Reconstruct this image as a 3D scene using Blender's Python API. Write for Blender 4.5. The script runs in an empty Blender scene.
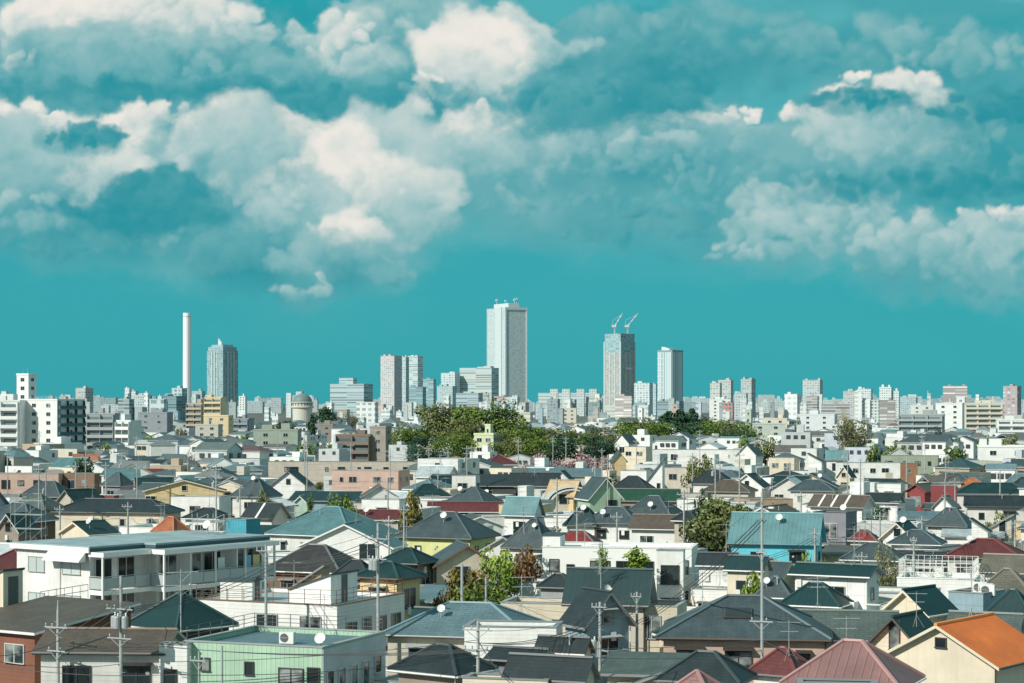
import bpy, math, random
import numpy as np
from math import radians, sin, cos, tan, pi, sqrt, exp
from mathutils import Vector, Matrix

R = random.Random(11)
SCN = bpy.context.scene
COL = SCN.collection
F, HOR, CAMH = 2000.0, 405.0, 20.0          # focal length in pixels, horizon row, eye height
SUN_EL, SUN_AZ = 34.0, 50.0                 # sun: elevation, degrees left of straight behind the camera

def dep(py, z): return F * (CAMH - z) / (py - HOR)
def wx(px, d): return (px - 512) / F * d
def wz(py, d): return CAMH - (py - HOR) * d / F
def P3(px, py, d): return Vector((wx(px, d), d, wz(py, d)))
def scr(v): return 512 + F * v[0] / v[1], HOR + F * (CAMH - v[2]) / v[1]

# ------------------------------------------------------------------ things
THINGS = []          # every top-level thing with its screen place, for the labels
def tag(o, label, cat, group=None, nick=None, auto=None):
    o['label'] = label or 'x'; o['category'] = cat
    if group: o['group'] = group
    THINGS.append(dict(o=o, label=label, nick=nick, auto=auto, cat=cat))
    return o
def thing(name, label, cat, loc, yaw=0.0, group=None, nick=None, auto=None):
    o = bpy.data.objects.new(name, None); COL.objects.link(o)
    o.location = loc; o.rotation_euler = (0, 0, yaw); o.empty_display_size = .5
    return tag(o, label, cat, group, nick, auto)
def link(name, mesh, parent=None, loc=None, rotz=None):
    o = bpy.data.objects.new(name, mesh); COL.objects.link(o)
    if parent is not None: o.parent = parent
    if loc is not None: o.location = loc
    if rotz is not None: o.rotation_euler = (0, 0, rotz)
    return o
def dup(root, loc, yaw=0.0, scale=None, label=None, group=None, cat=None, auto=None, nick=None):
    def cp(o, par):
        c = o.copy(); COL.objects.link(c)
        if par is not None: c.parent = par
        for ch in list(o.children): cp(ch, c)
        return c
    r = cp(root, None); r.location = loc; r.rotation_euler = (0, 0, yaw)
    if scale is not None: r.scale = scale if hasattr(scale, '__len__') else (scale,)*3
    return tag(r, label, cat or root['category'], group, nick, auto)
def drop(root):
    global THINGS
    def rm(o):
        for ch in list(o.children): rm(ch)
        bpy.data.objects.remove(o)
    THINGS = [t for t in THINGS if t['o'] is not root]
    rm(root)

# ------------------------------------------------------------------ mesh builder
class MB:
    def __init__(s): s.v = []; s.f = []; s.m = []; s.mats = []
    def mi(s, mat):
        if mat not in s.mats: s.mats.append(mat)
        return s.mats.index(mat)
    def poly(s, pts, mat):
        n = len(s.v); s.v += [tuple(p) for p in pts]; s.f.append(tuple(range(n, n+len(pts)))); s.m.append(s.mi(mat)); return s
    def box(s, x0, x1, y0, y1, z0, z1, mat, top=None):
        a, b, c, d = (x0,y0), (x1,y0), (x1,y1), (x0,y1)
        return s.prism([a, b, c, d], z0, z1, mat, top)
    def prism(s, pl, z0, z1, mat, top=None):
        n = len(pl); g = lambda z, i: z[i] if hasattr(z, '__len__') else z
        for i in range(n):
            j = (i+1) % n; p, q = pl[i], pl[j]
            s.poly([(p[0],p[1],g(z0,i)), (q[0],q[1],g(z0,j)), (q[0],q[1],g(z1,j)), (p[0],p[1],g(z1,i))], mat)
        s.poly([(pl[i][0],pl[i][1],g(z1,i)) for i in range(n)], top or mat)
        s.poly([(pl[i][0],pl[i][1],g(z0,i)) for i in reversed(range(n))], mat)
        return s
    def tube(s, p0, p1, r0, r1=None, n=8, mat=None):
        r1 = r0 if r1 is None else r1
        p0, p1 = Vector(p0), Vector(p1); d = (p1-p0)
        if d.length < 1e-6: return s
        d.normalize(); a = d.orthogonal().normalized(); b = d.cross(a)
        A = [p0 + (a*cos(2*pi*k/n) + b*sin(2*pi*k/n))*r0 for k in range(n)]
        B = [p1 + (a*cos(2*pi*k/n) + b*sin(2*pi*k/n))*r1 for k in range(n)]
        for k in range(n):
            j = (k+1) % n; s.poly([A[k], A[j], B[j], B[k]], mat)
        s.poly(list(reversed(A)), mat); s.poly(B, mat); return s
    def path(s, pts, r, n=5, mat=None):
        for a, b in zip(pts, pts[1:]): s.tube(a, b, r, r, n, mat)
        return s
    def lathe(s, prof, n, mat, c=(0,0,0), top=None):
        for (r0, z0), (r1, z1) in zip(prof, prof[1:]):
            for k in range(n):
                a, b = 2*pi*k/n, 2*pi*(k+1)/n
                q = [(c[0]+r0*cos(a), c[1]+r0*sin(a), c[2]+z0), (c[0]+r0*cos(b), c[1]+r0*sin(b), c[2]+z0),
                     (c[0]+r1*cos(b), c[1]+r1*sin(b), c[2]+z1), (c[0]+r1*cos(a), c[1]+r1*sin(a), c[2]+z1)]
                if r0 < 1e-4: q = [q[0], q[2], q[3]]
                elif r1 < 1e-4: q = q[:3]
                s.poly(q, mat)
        return s
    def mesh(s, name, smooth=False):
        me = bpy.data.meshes.new(name); me.from_pydata(s.v, [], s.f)
        for m in s.mats: me.materials.append(m)
        me.polygons.foreach_set('material_index', s.m)
        uv = me.uv_layers.new(name='UVMap'); out = []
        for f in s.f:
            p0 = Vector(s.v[f[0]]); nrm = Vector((0,0,0))
            for k in range(1, len(f)-1):
                nrm += (Vector(s.v[f[k]])-p0).cross(Vector(s.v[f[k+1]])-p0)
            if nrm.length < 1e-12: nrm = Vector((0,0,1))
            nrm.normalize()
            if abs(nrm.z) > .999: u, w = Vector((1,0,0)), Vector((0,1,0))
            else: u = Vector((0,0,1)).cross(nrm).normalized(); w = nrm.cross(u)
            for k in f:
                q = Vector(s.v[k]); out += [q.dot(u), q.dot(w)]
        uv.data.foreach_set('uv', out)
        if smooth: me.polygons.foreach_set('use_smooth', [True]*len(s.f))
        me.update(); return me
    def build(s, name, parent=None, loc=None, rotz=None, smooth=False):
        return link(name, s.mesh(name, smooth), parent, loc, rotz)

# ------------------------------------------------------------------ materials
_mc = {}
def _new(key):
    m = bpy.data.materials.new(key); m.use_nodes = True
    nt = m.node_tree; b = nt.nodes['Principled BSDF']
    return m, nt, b
def _n(nt, t, **kw):
    n = nt.nodes.new(t)
    for k, v in kw.items(): setattr(n, k, v)
    return n
def _math(nt, op, a, b=0.0, c=0.0):
    n = _n(nt, 'ShaderNodeMath', operation=op)
    for s, v in zip(n.inputs, (a, b, c)):
        if isinstance(v, (int, float)): s.default_value = v
        else: nt.links.new(v, s)
    return n.outputs[0]
def _mul(nt, col, fac):
    n = _n(nt, 'ShaderNodeVectorMath', operation='SCALE')
    nt.links.new(col, n.inputs[0]); nt.links.new(fac, n.inputs[3]); return n.outputs[0]
def _rgb(nt, c):
    n = _n(nt, 'ShaderNodeRGB'); n.outputs[0].default_value = (*c, 1); return n.outputs[0]
def _mix(nt, f, a, b):
    n = _n(nt, 'ShaderNodeMix', data_type='RGBA')
    for s, v in ((n.inputs[0], f), (n.inputs[6], a), (n.inputs[7], b)):
        if isinstance(v, (int, float)): s.default_value = v
        elif isinstance(v, tuple): s.default_value = (*v[:3], 1)
        else: nt.links.new(v, s)
    return n.outputs[2]
def _noise(nt, vec, scale, detail=3, rough=.55):
    n = _n(nt, 'ShaderNodeTexNoise'); n.inputs['Scale'].default_value = scale
    n.inputs['Detail'].default_value = detail; n.inputs['Roughness'].default_value = rough
    nt.links.new(vec, n.inputs['Vector']); return n.outputs[0]
def _mapr(nt, x, a, b, c, d):
    n = _n(nt, 'ShaderNodeMapRange'); nt.links.new(x, n.inputs[0])
    for k, v in enumerate((a, b, c, d)): n.inputs[k+1].default_value = v
    return n.outputs[0]

def mat(kind, col, rough=.7, vary=.08, metal=0.0, scale=1.0, dirt=.5, win=None):
    """one procedural material per kind and base colour"""
    key = (kind, tuple(round(c, 3) for c in col), rough, vary, metal, scale, dirt, win)
    if key in _mc: return _mc[key]
    m, nt, b = _new(kind); L = nt.links
    tc = _n(nt, 'ShaderNodeTexCoord'); uv = tc.outputs['UV']; ob = tc.outputs['Object']
    oi = _n(nt, 'ShaderNodeObjectInfo'); rnd = oi.outputs['Random']
    c = _rgb(nt, col)
    c = _mul(nt, c, _mapr(nt, rnd, 0, 1, 1-vary, 1+vary))
    off = _n(nt, 'ShaderNodeVectorMath', operation='ADD'); L.new(uv, off.inputs[0])
    cb = _n(nt, 'ShaderNodeCombineXYZ'); L.new(_math(nt, 'MULTIPLY', rnd, 97), cb.inputs[0]); L.new(_math(nt, 'MULTIPLY', rnd, 31), cb.inputs[1])
    L.new(cb.outputs[0], off.inputs[1]); uo = off.outputs[0]
    sp = _n(nt, 'ShaderNodeSeparateXYZ'); L.new(uv, sp.inputs[0]); U, V = sp.outputs[0], sp.outputs[1]
    if kind != 'plain' and dirt > 0:
        q = .5 if kind in ('slate', 'tile', 'seam', 'flat') else .28
        c = _mul(nt, c, _mapr(nt, _noise(nt, uo, .5, 5, .6), .3, .75, 1-q*dirt, 1+.5*q*dirt))
    hgt = None
    if kind in ('stucco', 'siding', 'panel', 'ribbed', 'brick'):
        mp = _n(nt, 'ShaderNodeMapping'); L.new(uo, mp.inputs[0]); mp.inputs['Scale'].default_value = (2.2, .16, 1)
        st = _noise(nt, mp.outputs[0], 1.6, 4, .65)
        c = _mul(nt, c, _mapr(nt, st, .42, .74, 1.0, 1-.17*dirt))      # rain streaks
    if kind == 'siding':
        fr = _math(nt, 'FRACT', _math(nt, 'DIVIDE', V, .26*scale)); ln = _math(nt, 'LESS_THAN', fr, .12)
        c = _mul(nt, c, _mapr(nt, ln, 0, 1, 1, .80))
    if kind == 'panel':
        a = _math(nt, 'LESS_THAN', _math(nt, 'FRACT', _math(nt, 'DIVIDE', U, 1.35*scale)), .03)
        a2 = _math(nt, 'LESS_THAN', _math(nt, 'FRACT', _math(nt, 'DIVIDE', V, 2.75)), .015)
        c = _mul(nt, c, _mapr(nt, _math(nt, 'MAXIMUM', a, a2), 0, 1, 1, .72))
    if kind in ('ribbed', 'seam'):
        fr = _math(nt, 'FRACT', _math(nt, 'DIVIDE', U, (.30 if kind == 'ribbed' else .46)*scale))
        c = _mul(nt, c, _mapr(nt, _math(nt, 'LESS_THAN', fr, .14), 0, 1, 1, .66))
        c = _mul(nt, c, _mapr(nt, _math(nt, 'GREATER_THAN', fr, .88), 0, 1, 1, 1.18))
    if kind in ('slate', 'tile', 'brick'):
        br = _n(nt, 'ShaderNodeTexBrick'); L.new(uo, br.inputs['Vector'])
        br.inputs['Scale'].default_value = 1.0
        w, h = {'slate': (.62, .25), 'tile': (.30, .34), 'brick': (.45, .22)}[kind]
        br.inputs['Brick Width'].default_value = w*scale; br.inputs['Row Height'].default_value = h*scale
        br.inputs['Mortar Size'].default_value = .025; br.inputs['Mortar Smooth'].default_value = .3
        k1, k2 = (.88, 1.10) if kind != 'brick' else (.92, 1.06)
        br.inputs['Color1'].default_value = (k1,)*3+(1,); br.inputs['Color2'].default_value = (k2,)*3+(1,)
        br.inputs['Mortar'].default_value = (.63,)*3+(1,)
        v = _n(nt, 'ShaderNodeVectorMath', operation='MULTIPLY'); L.new(c, v.inputs[0]); L.new(br.outputs[0], v.inputs[1]); c = v.outputs[0]
        # moss and lichen, paler weathering down the slope
        mp = _n(nt, 'ShaderNodeMapping'); L.new(uo, mp.inputs[0]); mp.inputs['Scale'].default_value = (1.3, .35, 1)
        c = _mix(nt, _mapr(nt, _noise(nt, mp.outputs[0], 1.1, 6, .65), .48, .8, 0, .38*dirt*2), c, tuple(min(1, x*1.35+.03) for x in col))
    if kind == 'flat':
        c = _mix(nt, _mapr(nt, _noise(nt, uo, .35, 6, .7), .42, .68, 0, .55), c, tuple(x*.55 for x in col))
        a = _math(nt, 'LESS_THAN', _math(nt, 'FRACT', _math(nt, 'DIVIDE', U, 1.1)), .05)
        c = _mul(nt, c, _mapr(nt, a, 0, 1, 1, .86))
    if kind == 'leaf':
        c = _mul(nt, c, _mapr(nt, _noise(nt, ob, .9, 4, .6), .25, .75, .55, 1.5))
        b.inputs['Transmission Weight'].default_value = 0
    if kind == 'concrete':
        c = _mul(nt, c, _mapr(nt, _noise(nt, ob, 1.5, 6, .7), .3, .7, .75, 1.15))
    if kind == 'facade':      # far tower: window grid (floor height, bay width, window colour)
        fh, bw, wc, vf, hf, ar = win
        fv = _math(nt, 'FRACT', _math(nt, 'DIVIDE', V, fh)); fu = _math(nt, 'FRACT', _math(nt, 'DIVIDE', U, bw))
        a = _math(nt, 'MULTIPLY', _math(nt, 'GREATER_THAN', fv, 1-vf), _math(nt, 'GREATER_THAN', fu, 1-hf))
        cell = _n(nt, 'ShaderNodeTexWhiteNoise', noise_dimensions='2D')
        cv = _n(nt, 'ShaderNodeCombineXYZ'); L.new(_math(nt, 'FLOOR', _math(nt, 'DIVIDE', U, bw)), cv.inputs[0]); L.new(_math(nt, 'FLOOR', _math(nt, 'DIVIDE', V, fh)), cv.inputs[1])
        L.new(cv.outputs[0], cell.inputs['Vector'])
        wcol = _mul(nt, _rgb(nt, wc), _mapr(nt, cell.outputs[0], 0, 1, .55, 1.6))
        c = _mix(nt, _math(nt, 'MULTIPLY', a, ar), c, wcol)
    if kind == 'glass':
        cur = _mix(nt, _math(nt, 'GREATER_THAN', _math(nt, 'FRACT', _math(nt, 'MULTIPLY', rnd, 7.3)), .62), c, (.30, .33, .32))
        c = _mix(nt, _mapr(nt, _noise(nt, uo, .8, 2), .4, .62, 0, 1), c, cur)
    L.new(c, b.inputs['Base Color'])
    b.inputs['Roughness'].default_value = rough; b.inputs['Metallic'].default_value = metal
    if kind in ('leaf',): b.inputs['Specular IOR Level'].default_value = .25
    _mc[key] = m; return m

WALLS = dict(white=(.82,.82,.79), offwhite=(.70,.70,.66), cream=(.72,.64,.50), beige=(.55,.50,.42), yellow=(.74,.57,.31), tan=(.46,.34,.23),
  grey=(.34,.36,.36), palegrey=(.54,.56,.55), lavender=(.52,.55,.62), brown=(.20,.13,.09), terracotta=(.24,.10,.062), pink=(.56,.40,.33), mint=(.40,.59,.44),
  cyan=(.13,.55,.66), red=(.27,.06,.06), dark=(.075,.08,.08), lime=(.64,.66,.30), taupe=(.30,.25,.20), sage=(.30,.35,.27), greyblue=(.28,.40,.46), steelgrey=(.24,.25,.28))
ROOFS = dict(slate=(.056,.082,.092), dark=(.019,.031,.036), green=(.004,.034,.037), teal=(.085,.185,.200), steel=(.115,.19,.215), brown=(.105,.080,.062),
  olive=(.125,.118,.092), maroon=(.115,.026,.026), red=(.27,.03,.026), orange=(.86,.20,.03), rose=(.27,.145,.14), grey=(.17,.18,.18), pale=(.46,.52,.53), rust=(.36,.115,.05),
  aqua=(.12,.26,.28), moss=(.085,.115,.105), white=(.76,.77,.75))
def wallm(c, kind='stucco', dirt=.6): return mat(kind, WALLS[c] if isinstance(c, str) else c, .8, .06, 0, 1, dirt)
def roofm(c, kind='slate'): return mat(kind, ROOFS[c] if isinstance(c, str) else c, .55, .10, 0, 1, .5)
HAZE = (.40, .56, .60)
def hz(c, d, k=5600.0):  # air haze mixed into the base colour, stronger with distance
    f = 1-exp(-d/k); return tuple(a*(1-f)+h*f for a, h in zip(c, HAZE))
GLASS = mat('glass', (.022,.035,.038), .08, .3)
FRAME_W = mat('metalwork', (.62,.64,.63), .5); FRAME_D = mat('metalwork', (.06,.055,.05), .5); METAL = mat('metalwork', (.38,.41,.41), .45, .1)
METAL_D = mat('metalwork', (.10,.11,.11), .5); CONC = mat('concrete', (.40,.42,.41), .85); PLAST_W = mat('metalwork', (.78,.78,.74), .5, .05)
RUST = mat('metalwork', (.20,.10,.06), .7)
# ------------------------------------------------------------------ clouds: billows piled up on a sheet far behind the town, sunlit and shaded sides painted in
def sstep(a,b,x):
    t=np.clip((x-a)/(b-a),0,1); return t*t*(3-2*t)
_rng=np.random.RandomState(5)
_T=_rng.rand(256,256)
def vnoise(x,y):
    xi=np.floor(x).astype(int); yi=np.floor(y).astype(int); fx=x-xi; fy=y-yi
    fx=fx*fx*fx*(fx*(fx*6-15)+10); fy=fy*fy*fy*(fy*(fy*6-15)+10)
    a=_T[yi&255,xi&255]; b=_T[yi&255,(xi+1)&255]; c=_T[(yi+1)&255,xi&255]; d=_T[(yi+1)&255,(xi+1)&255]
    return (a*(1-fx)+b*fx)*(1-fy)+(c*(1-fx)+d*fx)*fy
def fbm(x,y,o=6,r=.52):
    s=0;a=1;t=0
    for k in range(o):
        s=s+a*vnoise(x+17.3*k,y+9.1*k); t+=a; a*=r; x=x*2.03; y=y*2.03
    return s/t
# banks in drawing order: place and half size (photo angles), brightness of the top, softness 0-1
BANKS=[(700,40,120,26,.20,.8),(880,50,120,22,.24,.8),(980,60,80,16,.30,.7),(620,30,70,18,.22,.8),(480,190,120,22,.16,.9),(300,120,80,16,.30,.6),(640,225,120,16,.13,.9),(120,240,110,16,.13,.9),(560,62,55,20,.42,.5),(420,22,80,26,.34,.5),(375,52,50,28,.46,.3),(340,42,52,20,.62,.2),(352,62,50,22,.62,.2),(500,45,44,26,.62,.2),(472,62,52,34,.84,.1),(430,92,36,12,.74,.3),(340,104,140,20,.14,.7),
 (60,28,54,30,.78,.2),(130,18,110,34,.84,.15),(205,28,62,26,.74,.2),(238,46,36,16,.5,.4),(110,62,120,26,.34,.4),(25,62,14,9,.6,.4),(150,78,130,20,.24,.5),(250,72,60,20,.28,.4),(140,101,190,15,.035,.5),(340,113,130,12,.04,.6),(30,100,60,16,.14,.8),
 (430,138,70,24,.52,.3),(590,150,70,28,.42,.3),(520,124,64,20,.78,.15),(612,128,38,16,.82,.15),(470,142,46,24,.62,.3),(455,170,70,20,.34,.4),(515,156,80,26,.42,.4),(560,184,60,14,.2,.7),(520,205,40,12,.26,.7),
 (25,128,50,24,.80,.15),(150,124,104,16,.82,.15),(130,150,76,30,.72,.2),(215,150,46,36,.68,.2),(75,172,66,38,.70,.2),(18,168,46,36,.40,.3),(232,186,30,24,.52,.4),(60,212,66,18,.42,.5),(200,215,60,20,.22,.7),(250,250,60,24,.16,.8),(150,232,26,9,.36,.6),
 (390,168,56,40,.50,.3),(280,158,46,34,.80,.1),(330,188,58,44,.78,.1),(405,208,46,32,.62,.3),(300,214,44,30,.48,.4),(272,204,26,22,.58,.3),(348,238,42,24,.74,.2),(312,256,42,22,.34,.6),(303,284,24,15,.50,.45),(375,262,40,16,.26,.7),
 (640,146,80,24,.40,.35),(560,112,60,12,.5,.4),(250,140,40,30,.55,.3),(690,134,66,28,.46,.3),(705,112,44,14,.84,.1),(655,152,44,20,.48,.3),(762,155,56,24,.20,.5),(720,172,110,12,.08,.7),
 (880,152,100,22,.28,.5),(640,166,60,14,.24,.5),(940,135,64,26,.40,.4),(880,82,50,10,.86,.15),(840,108,46,16,.80,.15),(815,120,28,18,.90,.1),(912,100,44,20,.72,.2),(872,122,66,22,.60,.3),(872,138,70,24,.44,.3),(960,120,60,14,.40,.5),(960,164,80,14,.16,.7),(760,182,90,14,.22,.7),(660,205,120,12,.17,.8),
 (850,202,32,14,.42,.4),(800,206,58,20,.46,.35),(835,226,50,24,.38,.4),(780,236,64,20,.42,.35),(880,214,40,16,.44,.3),(735,255,26,8,.46,.4),
 (1005,226,46,14,.70,.2),(940,230,48,16,.58,.25),(900,242,44,20,.48,.3),(985,252,70,24,.42,.4),(925,266,60,18,.30,.5),(990,282,60,14,.24,.7),
 (622,88,76,24,.07,.3),(570,96,60,16,.10,.5),(86,134,34,10,.06,.3),(158,196,46,18,.05,.3),(140,210,66,14,.05,.8),(862,98,42,8,.05,.5),(1000,108,64,13,.04,.3),(930,184,110,12,.03,.8)]
def clouds(X,Y,st):
    """rgb and cover of the cloud sheet; X,Y in photo pixels"""
    r=np.random.RandomState(17)
    big=fbm(X*.012+80,Y*.014+33,3)
    w1=fbm(X*.020+3,Y*.022+3,5)-.5; w2=fbm(X*.020+43,Y*.022+73,5)-.5
    f1=fbm(X*.085+13,Y*.09+3,4)-.5; f2=fbm(X*.085+53,Y*.09+91,4)-.5
    n=fbm(X*.045+7,Y*.05+21,6,.6)
    Px=X+30*w1+9*f1; Py=Y+24*w2+8*f2
    low=np.array([.022,.290,.345]); g1=np.array([.135,.415,.45]); g2=np.array([.39,.575,.58]); g3=np.array([.86,.82,.76])
    C=np.ones(X.shape+(3,))*g1; A=np.zeros(X.shape)
    # thin pale veils first
    v=fbm(X*.0035+9,Y*.009+2,6,.55); veil=sstep(.40,.72,v)*sstep(400,150,Y)*.40
    v2=fbm(X*.004+59,Y*.016+22,6,.55); up=sstep(.36,.66,v2)*sstep(540,760,X)*sstep(115,40,Y)*.6
    A=np.maximum(veil,up); C[:]=np.array([.165,.485,.51])
    dk=sstep(.42,.66,fbm(X*.004+11,Y*.011+77,5))*sstep(330,190,Y)*.5      # slate-teal layers
    C=(low*dk[...,None]+C*(A*(1-dk))[...,None])/np.maximum(dk+A*(1-dk),1e-4)[...,None]; A=dk+A*(1-dk)
    x0,y0=X[0,0],Y[0,0]; H,W=X.shape
    def over(sl,c,a):
        nonlocal C,A
        o=a+A[sl]*(1-a); C[sl]=(c*a[...,None]+C[sl]*(A[sl]*(1-a))[...,None])/np.maximum(o,1e-4)[...,None]; A[sl]=o
    def window(cx,cy,R):
        i0=int(max(0,(cy-R-y0)/st)); i1=int(min(H,(cy+R-y0)/st)); j0=int(max(0,(cx-R-x0)/st)); j1=int(min(W,(cx+R-x0)/st))
        return (slice(i0,i1),slice(j0,j1)) if i1>i0+1 and j1>j0+1 else None
    def ramp(b):
        b=b[...,None]; a=sstep(0,.22,b); c=low*(1-a)+g1*a
        a=sstep(.14,.52,b); c=c*(1-a)+g2*a
        a=sstep(.42,.92,b); return c*(1-a)+g3*a
    for (bx,by,rx,ry,B,soft) in BANKS:
        rx*=1.22; ry*=1.26
        # soft skirt under the bank
        s=window(bx,by,max(rx,ry)*2.2)
        if s:
            q=((Px[s]-bx)/(rx*1.45))**2+((Py[s]-by-ry*.25)/(ry*1.6))**2
            a=sstep(1.0,.15,q+.8*(n[s]-.5))*(.55 if B>.12 else .75)
            over(s,ramp(np.clip(np.ones_like(q)*(.10+.16*B)+.25*(big[s]-.5),0,1)),a)
        N=int(8+rx*ry/50)+(12 if B<.09 else 0); pf=[]
        for k in range(N):
            a=r.rand()*2*np.pi; d=np.sqrt(r.rand())*.92; u,v=d*np.cos(a),d*np.sin(a)
            if v>.35: v=.35+(v-.35)*.6
            rad=ry*(r.uniform(.30,.66) if B>.09 else r.uniform(.5,.95))*(1.15-.35*abs(u))
            pf.append((v+.25*r.rand(),bx+u*rx,by+v*ry,max(8,rad)))
        for (v,cx,cy,rad) in sorted(pf):
            s=window(cx,cy,rad*1.9+16)
            if not s: continue
            dx=(Px[s]-cx)/rad; dy=(Py[s]-cy)/(rad*.86); q=np.sqrt(dx*dx+dy*dy)
            z=np.sqrt(np.clip(1-q*q*.8,0,1)); lam=(-.48*dx-.66*dy)*.9+.55*z
            t=np.clip((cy-by)/ry*.5+.5,0,1)
            b=B*(1.09-.66*t)+ (.30*B+.05)*(lam-.35)+.22*(n[s]-.5)*(.4+B)+.28*(big[s]-.5)*B+r.uniform(-.05,.05)
            e=.46-.34*soft
            a=sstep(1.0,e,q)*(.92-.40*soft)*(1-.45*sstep(.1,1.1,dy)*(.4+.6*t))
            if B<.09: a=np.clip(a*1.1,0,.82)
            over(s,ramp(np.clip(b,0,1)),a)
    return C,A
# ------------------------------------------------------------------ camera, sun, sky, ground
def build_env():
    cam = bpy.data.cameras.new('camera'); co = bpy.data.objects.new('camera', cam); COL.objects.link(co)
    co.location = (0, 0, CAMH); co.rotation_euler = (radians(90), 0, 0)
    cam.lens = F*36/1024; cam.shift_y = (HOR-341.5)/1024; cam.clip_start = 1; cam.clip_end = 60000
    SCN.camera = co
    SCN.view_settings.view_transform = 'Standard'; SCN.view_settings.look = 'None'; SCN.view_settings.exposure = 0
    sl = bpy.data.lights.new('sun', 'SUN'); so = bpy.data.objects.new('sun', sl); COL.objects.link(so)
    sl.energy = 4.6; sl.angle = radians(.5); sl.color = (1.0, .95, .86)
    e, a = radians(SUN_EL), radians(SUN_AZ)
    to_sun = Vector((-sin(a)*cos(e), -cos(a)*cos(e), sin(e)))
    so.rotation_euler = to_sun.to_track_quat('Z', 'Y').to_euler(); so.location = to_sun*200
    w = bpy.data.worlds.new('World'); SCN.world = w; w.use_nodes = True
    nt = w.node_tree; nt.nodes.clear(); L = nt.links
    sky = _n(nt, 'ShaderNodeTexSky', sky_type='NISHITA', sun_disc=False)
    sky.sun_elevation = e; sky.sun_rotation = radians(180+SUN_AZ); sky.dust_density = .6
    STR = .1
    t = _n(nt, 'ShaderNodeMix', data_type='RGBA', blend_type='MULTIPLY'); t.inputs[0].default_value = 1
    L.new(sky.outputs[0], t.inputs[6]); t.inputs[7].default_value = (.07, .60, .56, 1)
    tc = _n(nt, 'ShaderNodeTexCoord'); sp = _n(nt, 'ShaderNodeSeparateXYZ'); L.new(tc.outputs['Generated'], sp.inputs[0])
    z = sp.outputs[2]
    # storm-teal air in front; paler unseen sky behind and overhead added to neutralise shade
    low = _mix(nt, .86, t.outputs[2], (.039/STR, .380/STR, .447/STR))
    low = _mix(nt, _mapr(nt, z, .11, .20, 0, .8), low, (.012/STR, .375/STR, .428/STR))
    nz = _noise(nt, tc.outputs['Generated'], 3.0, 3)
    over = _mix(nt, _mapr(nt, nz, .38, .62, .0, 1.0), (.10/STR, .345/STR, .39/STR), (.38/STR, .50/STR, .51/STR))
    up = _math(nt, 'SMOOTH_MAX', _mapr(nt, z, .24, .45, 0, 1), _mapr(nt, sp.outputs[1], .35, -.25, 0, 1), .1)
    c = _mix(nt, up, low, over)
    bg = _n(nt, 'ShaderNodeBackground'); L.new(c, bg.inputs[0]); bg.inputs[1].default_value = STR
    o = _n(nt, 'ShaderNodeOutputWorld'); L.new(bg.outputs[0], o.inputs[0])
    # cloud sheet, 14 km off
    D = 14000.0; st = 1.25
    X, Y = np.meshgrid(np.arange(-150, 1175, st), np.arange(-130, 404, st))
    rgb, al = clouds(X, Y, st)
    al = al*sstep(-150, -60, X)*sstep(1174, 1084, X)*sstep(-130, -40, Y)*sstep(402, 340, Y)
    nr, nc = X.shape
    me = bpy.data.meshes.new('sky')
    co_ = np.stack([(X-512)/F*D, np.full(X.shape, D), CAMH+(HOR-Y)/F*D], -1).reshape(-1, 3).astype(np.float32)
    i = np.arange(nr*nc).reshape(nr, nc)
    q = np.stack([i[1:, :-1], i[1:, 1:], i[:-1, 1:], i[:-1, :-1]], -1).reshape(-1, 4)
    me.vertices.add(len(co_)); me.vertices.foreach_set('co', co_.ravel())
    me.loops.add(q.size); me.loops.foreach_set('vertex_index', q.ravel().astype(np.int32))
    me.polygons.add(len(q)); me.polygons.foreach_set('loop_start', (np.arange(len(q))*4).astype(np.int32))
    me.update(calc_edges=True)
    at = me.attributes.new('cloud', 'FLOAT_COLOR', 'POINT')
    at.data.foreach_set('color', np.concatenate([rgb, al[..., None]], -1).reshape(-1).astype(np.float32))
    m = bpy.data.materials.new('cloud'); m.use_nodes = True; n2 = m.node_tree; n2.nodes.clear()
    a_ = _n(n2, 'ShaderNodeAttribute', attribute_name='cloud')
    em = _n(n2, 'ShaderNodeEmission'); n2.links.new(a_.outputs['Color'], em.inputs[0])
    tr = _n(n2, 'ShaderNodeBsdfTransparent'); mx = _n(n2, 'ShaderNodeMixShader')
    n2.links.new(a_.outputs['Alpha'], mx.inputs[0]); n2.links.new(tr.outputs[0], mx.inputs[1]); n2.links.new(em.outputs[0], mx.inputs[2])
    n2.links.new(mx.outputs[0], _n(n2, 'ShaderNodeOutputMaterial').inputs[0])
    try: m.cycles.emission_sampling = 'NONE'
    except Exception: pass
    me.materials.append(m)
    s = link('sky', me); s['kind'] = 'structure'
    # ground: one sheet to the horizon, lanes of asphalt just above it
    b = MB(); b.poly([(-16000,-300,0),(16000,-300,0),(16000,13900,0),(-16000,13900,0)], mat('concrete', (.13,.13,.12), .9))
    g = b.build('ground'); g['kind'] = 'structure'
    asph = mat('concrete', (.05,.052,.055), .9); line = mat('plain', (.7,.7,.68), .7)
    def lane(x0, y0, x1, y1, w):
        d = Vector((x1-x0, y1-y0, 0)).normalized(); nn = Vector((-d.y, d.x, 0))*w/2
        p, q_ = Vector((x0,y0,.004)), Vector((x1,y1,.004))
        b = MB(); b.poly([p-nn, q_-nn, q_+nn, p+nn], asph)
        l = nn*.86; e_ = nn*.80; u = Vector((0,0,.004))
        for s_ in (1, -1): b.poly([p+l*s_+u, q_+l*s_+u, q_+e_*s_+u, p+e_*s_+u][::s_], line)
        r = b.build('road'); r['kind'] = 'structure'
    t_ = radians(62)
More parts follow.
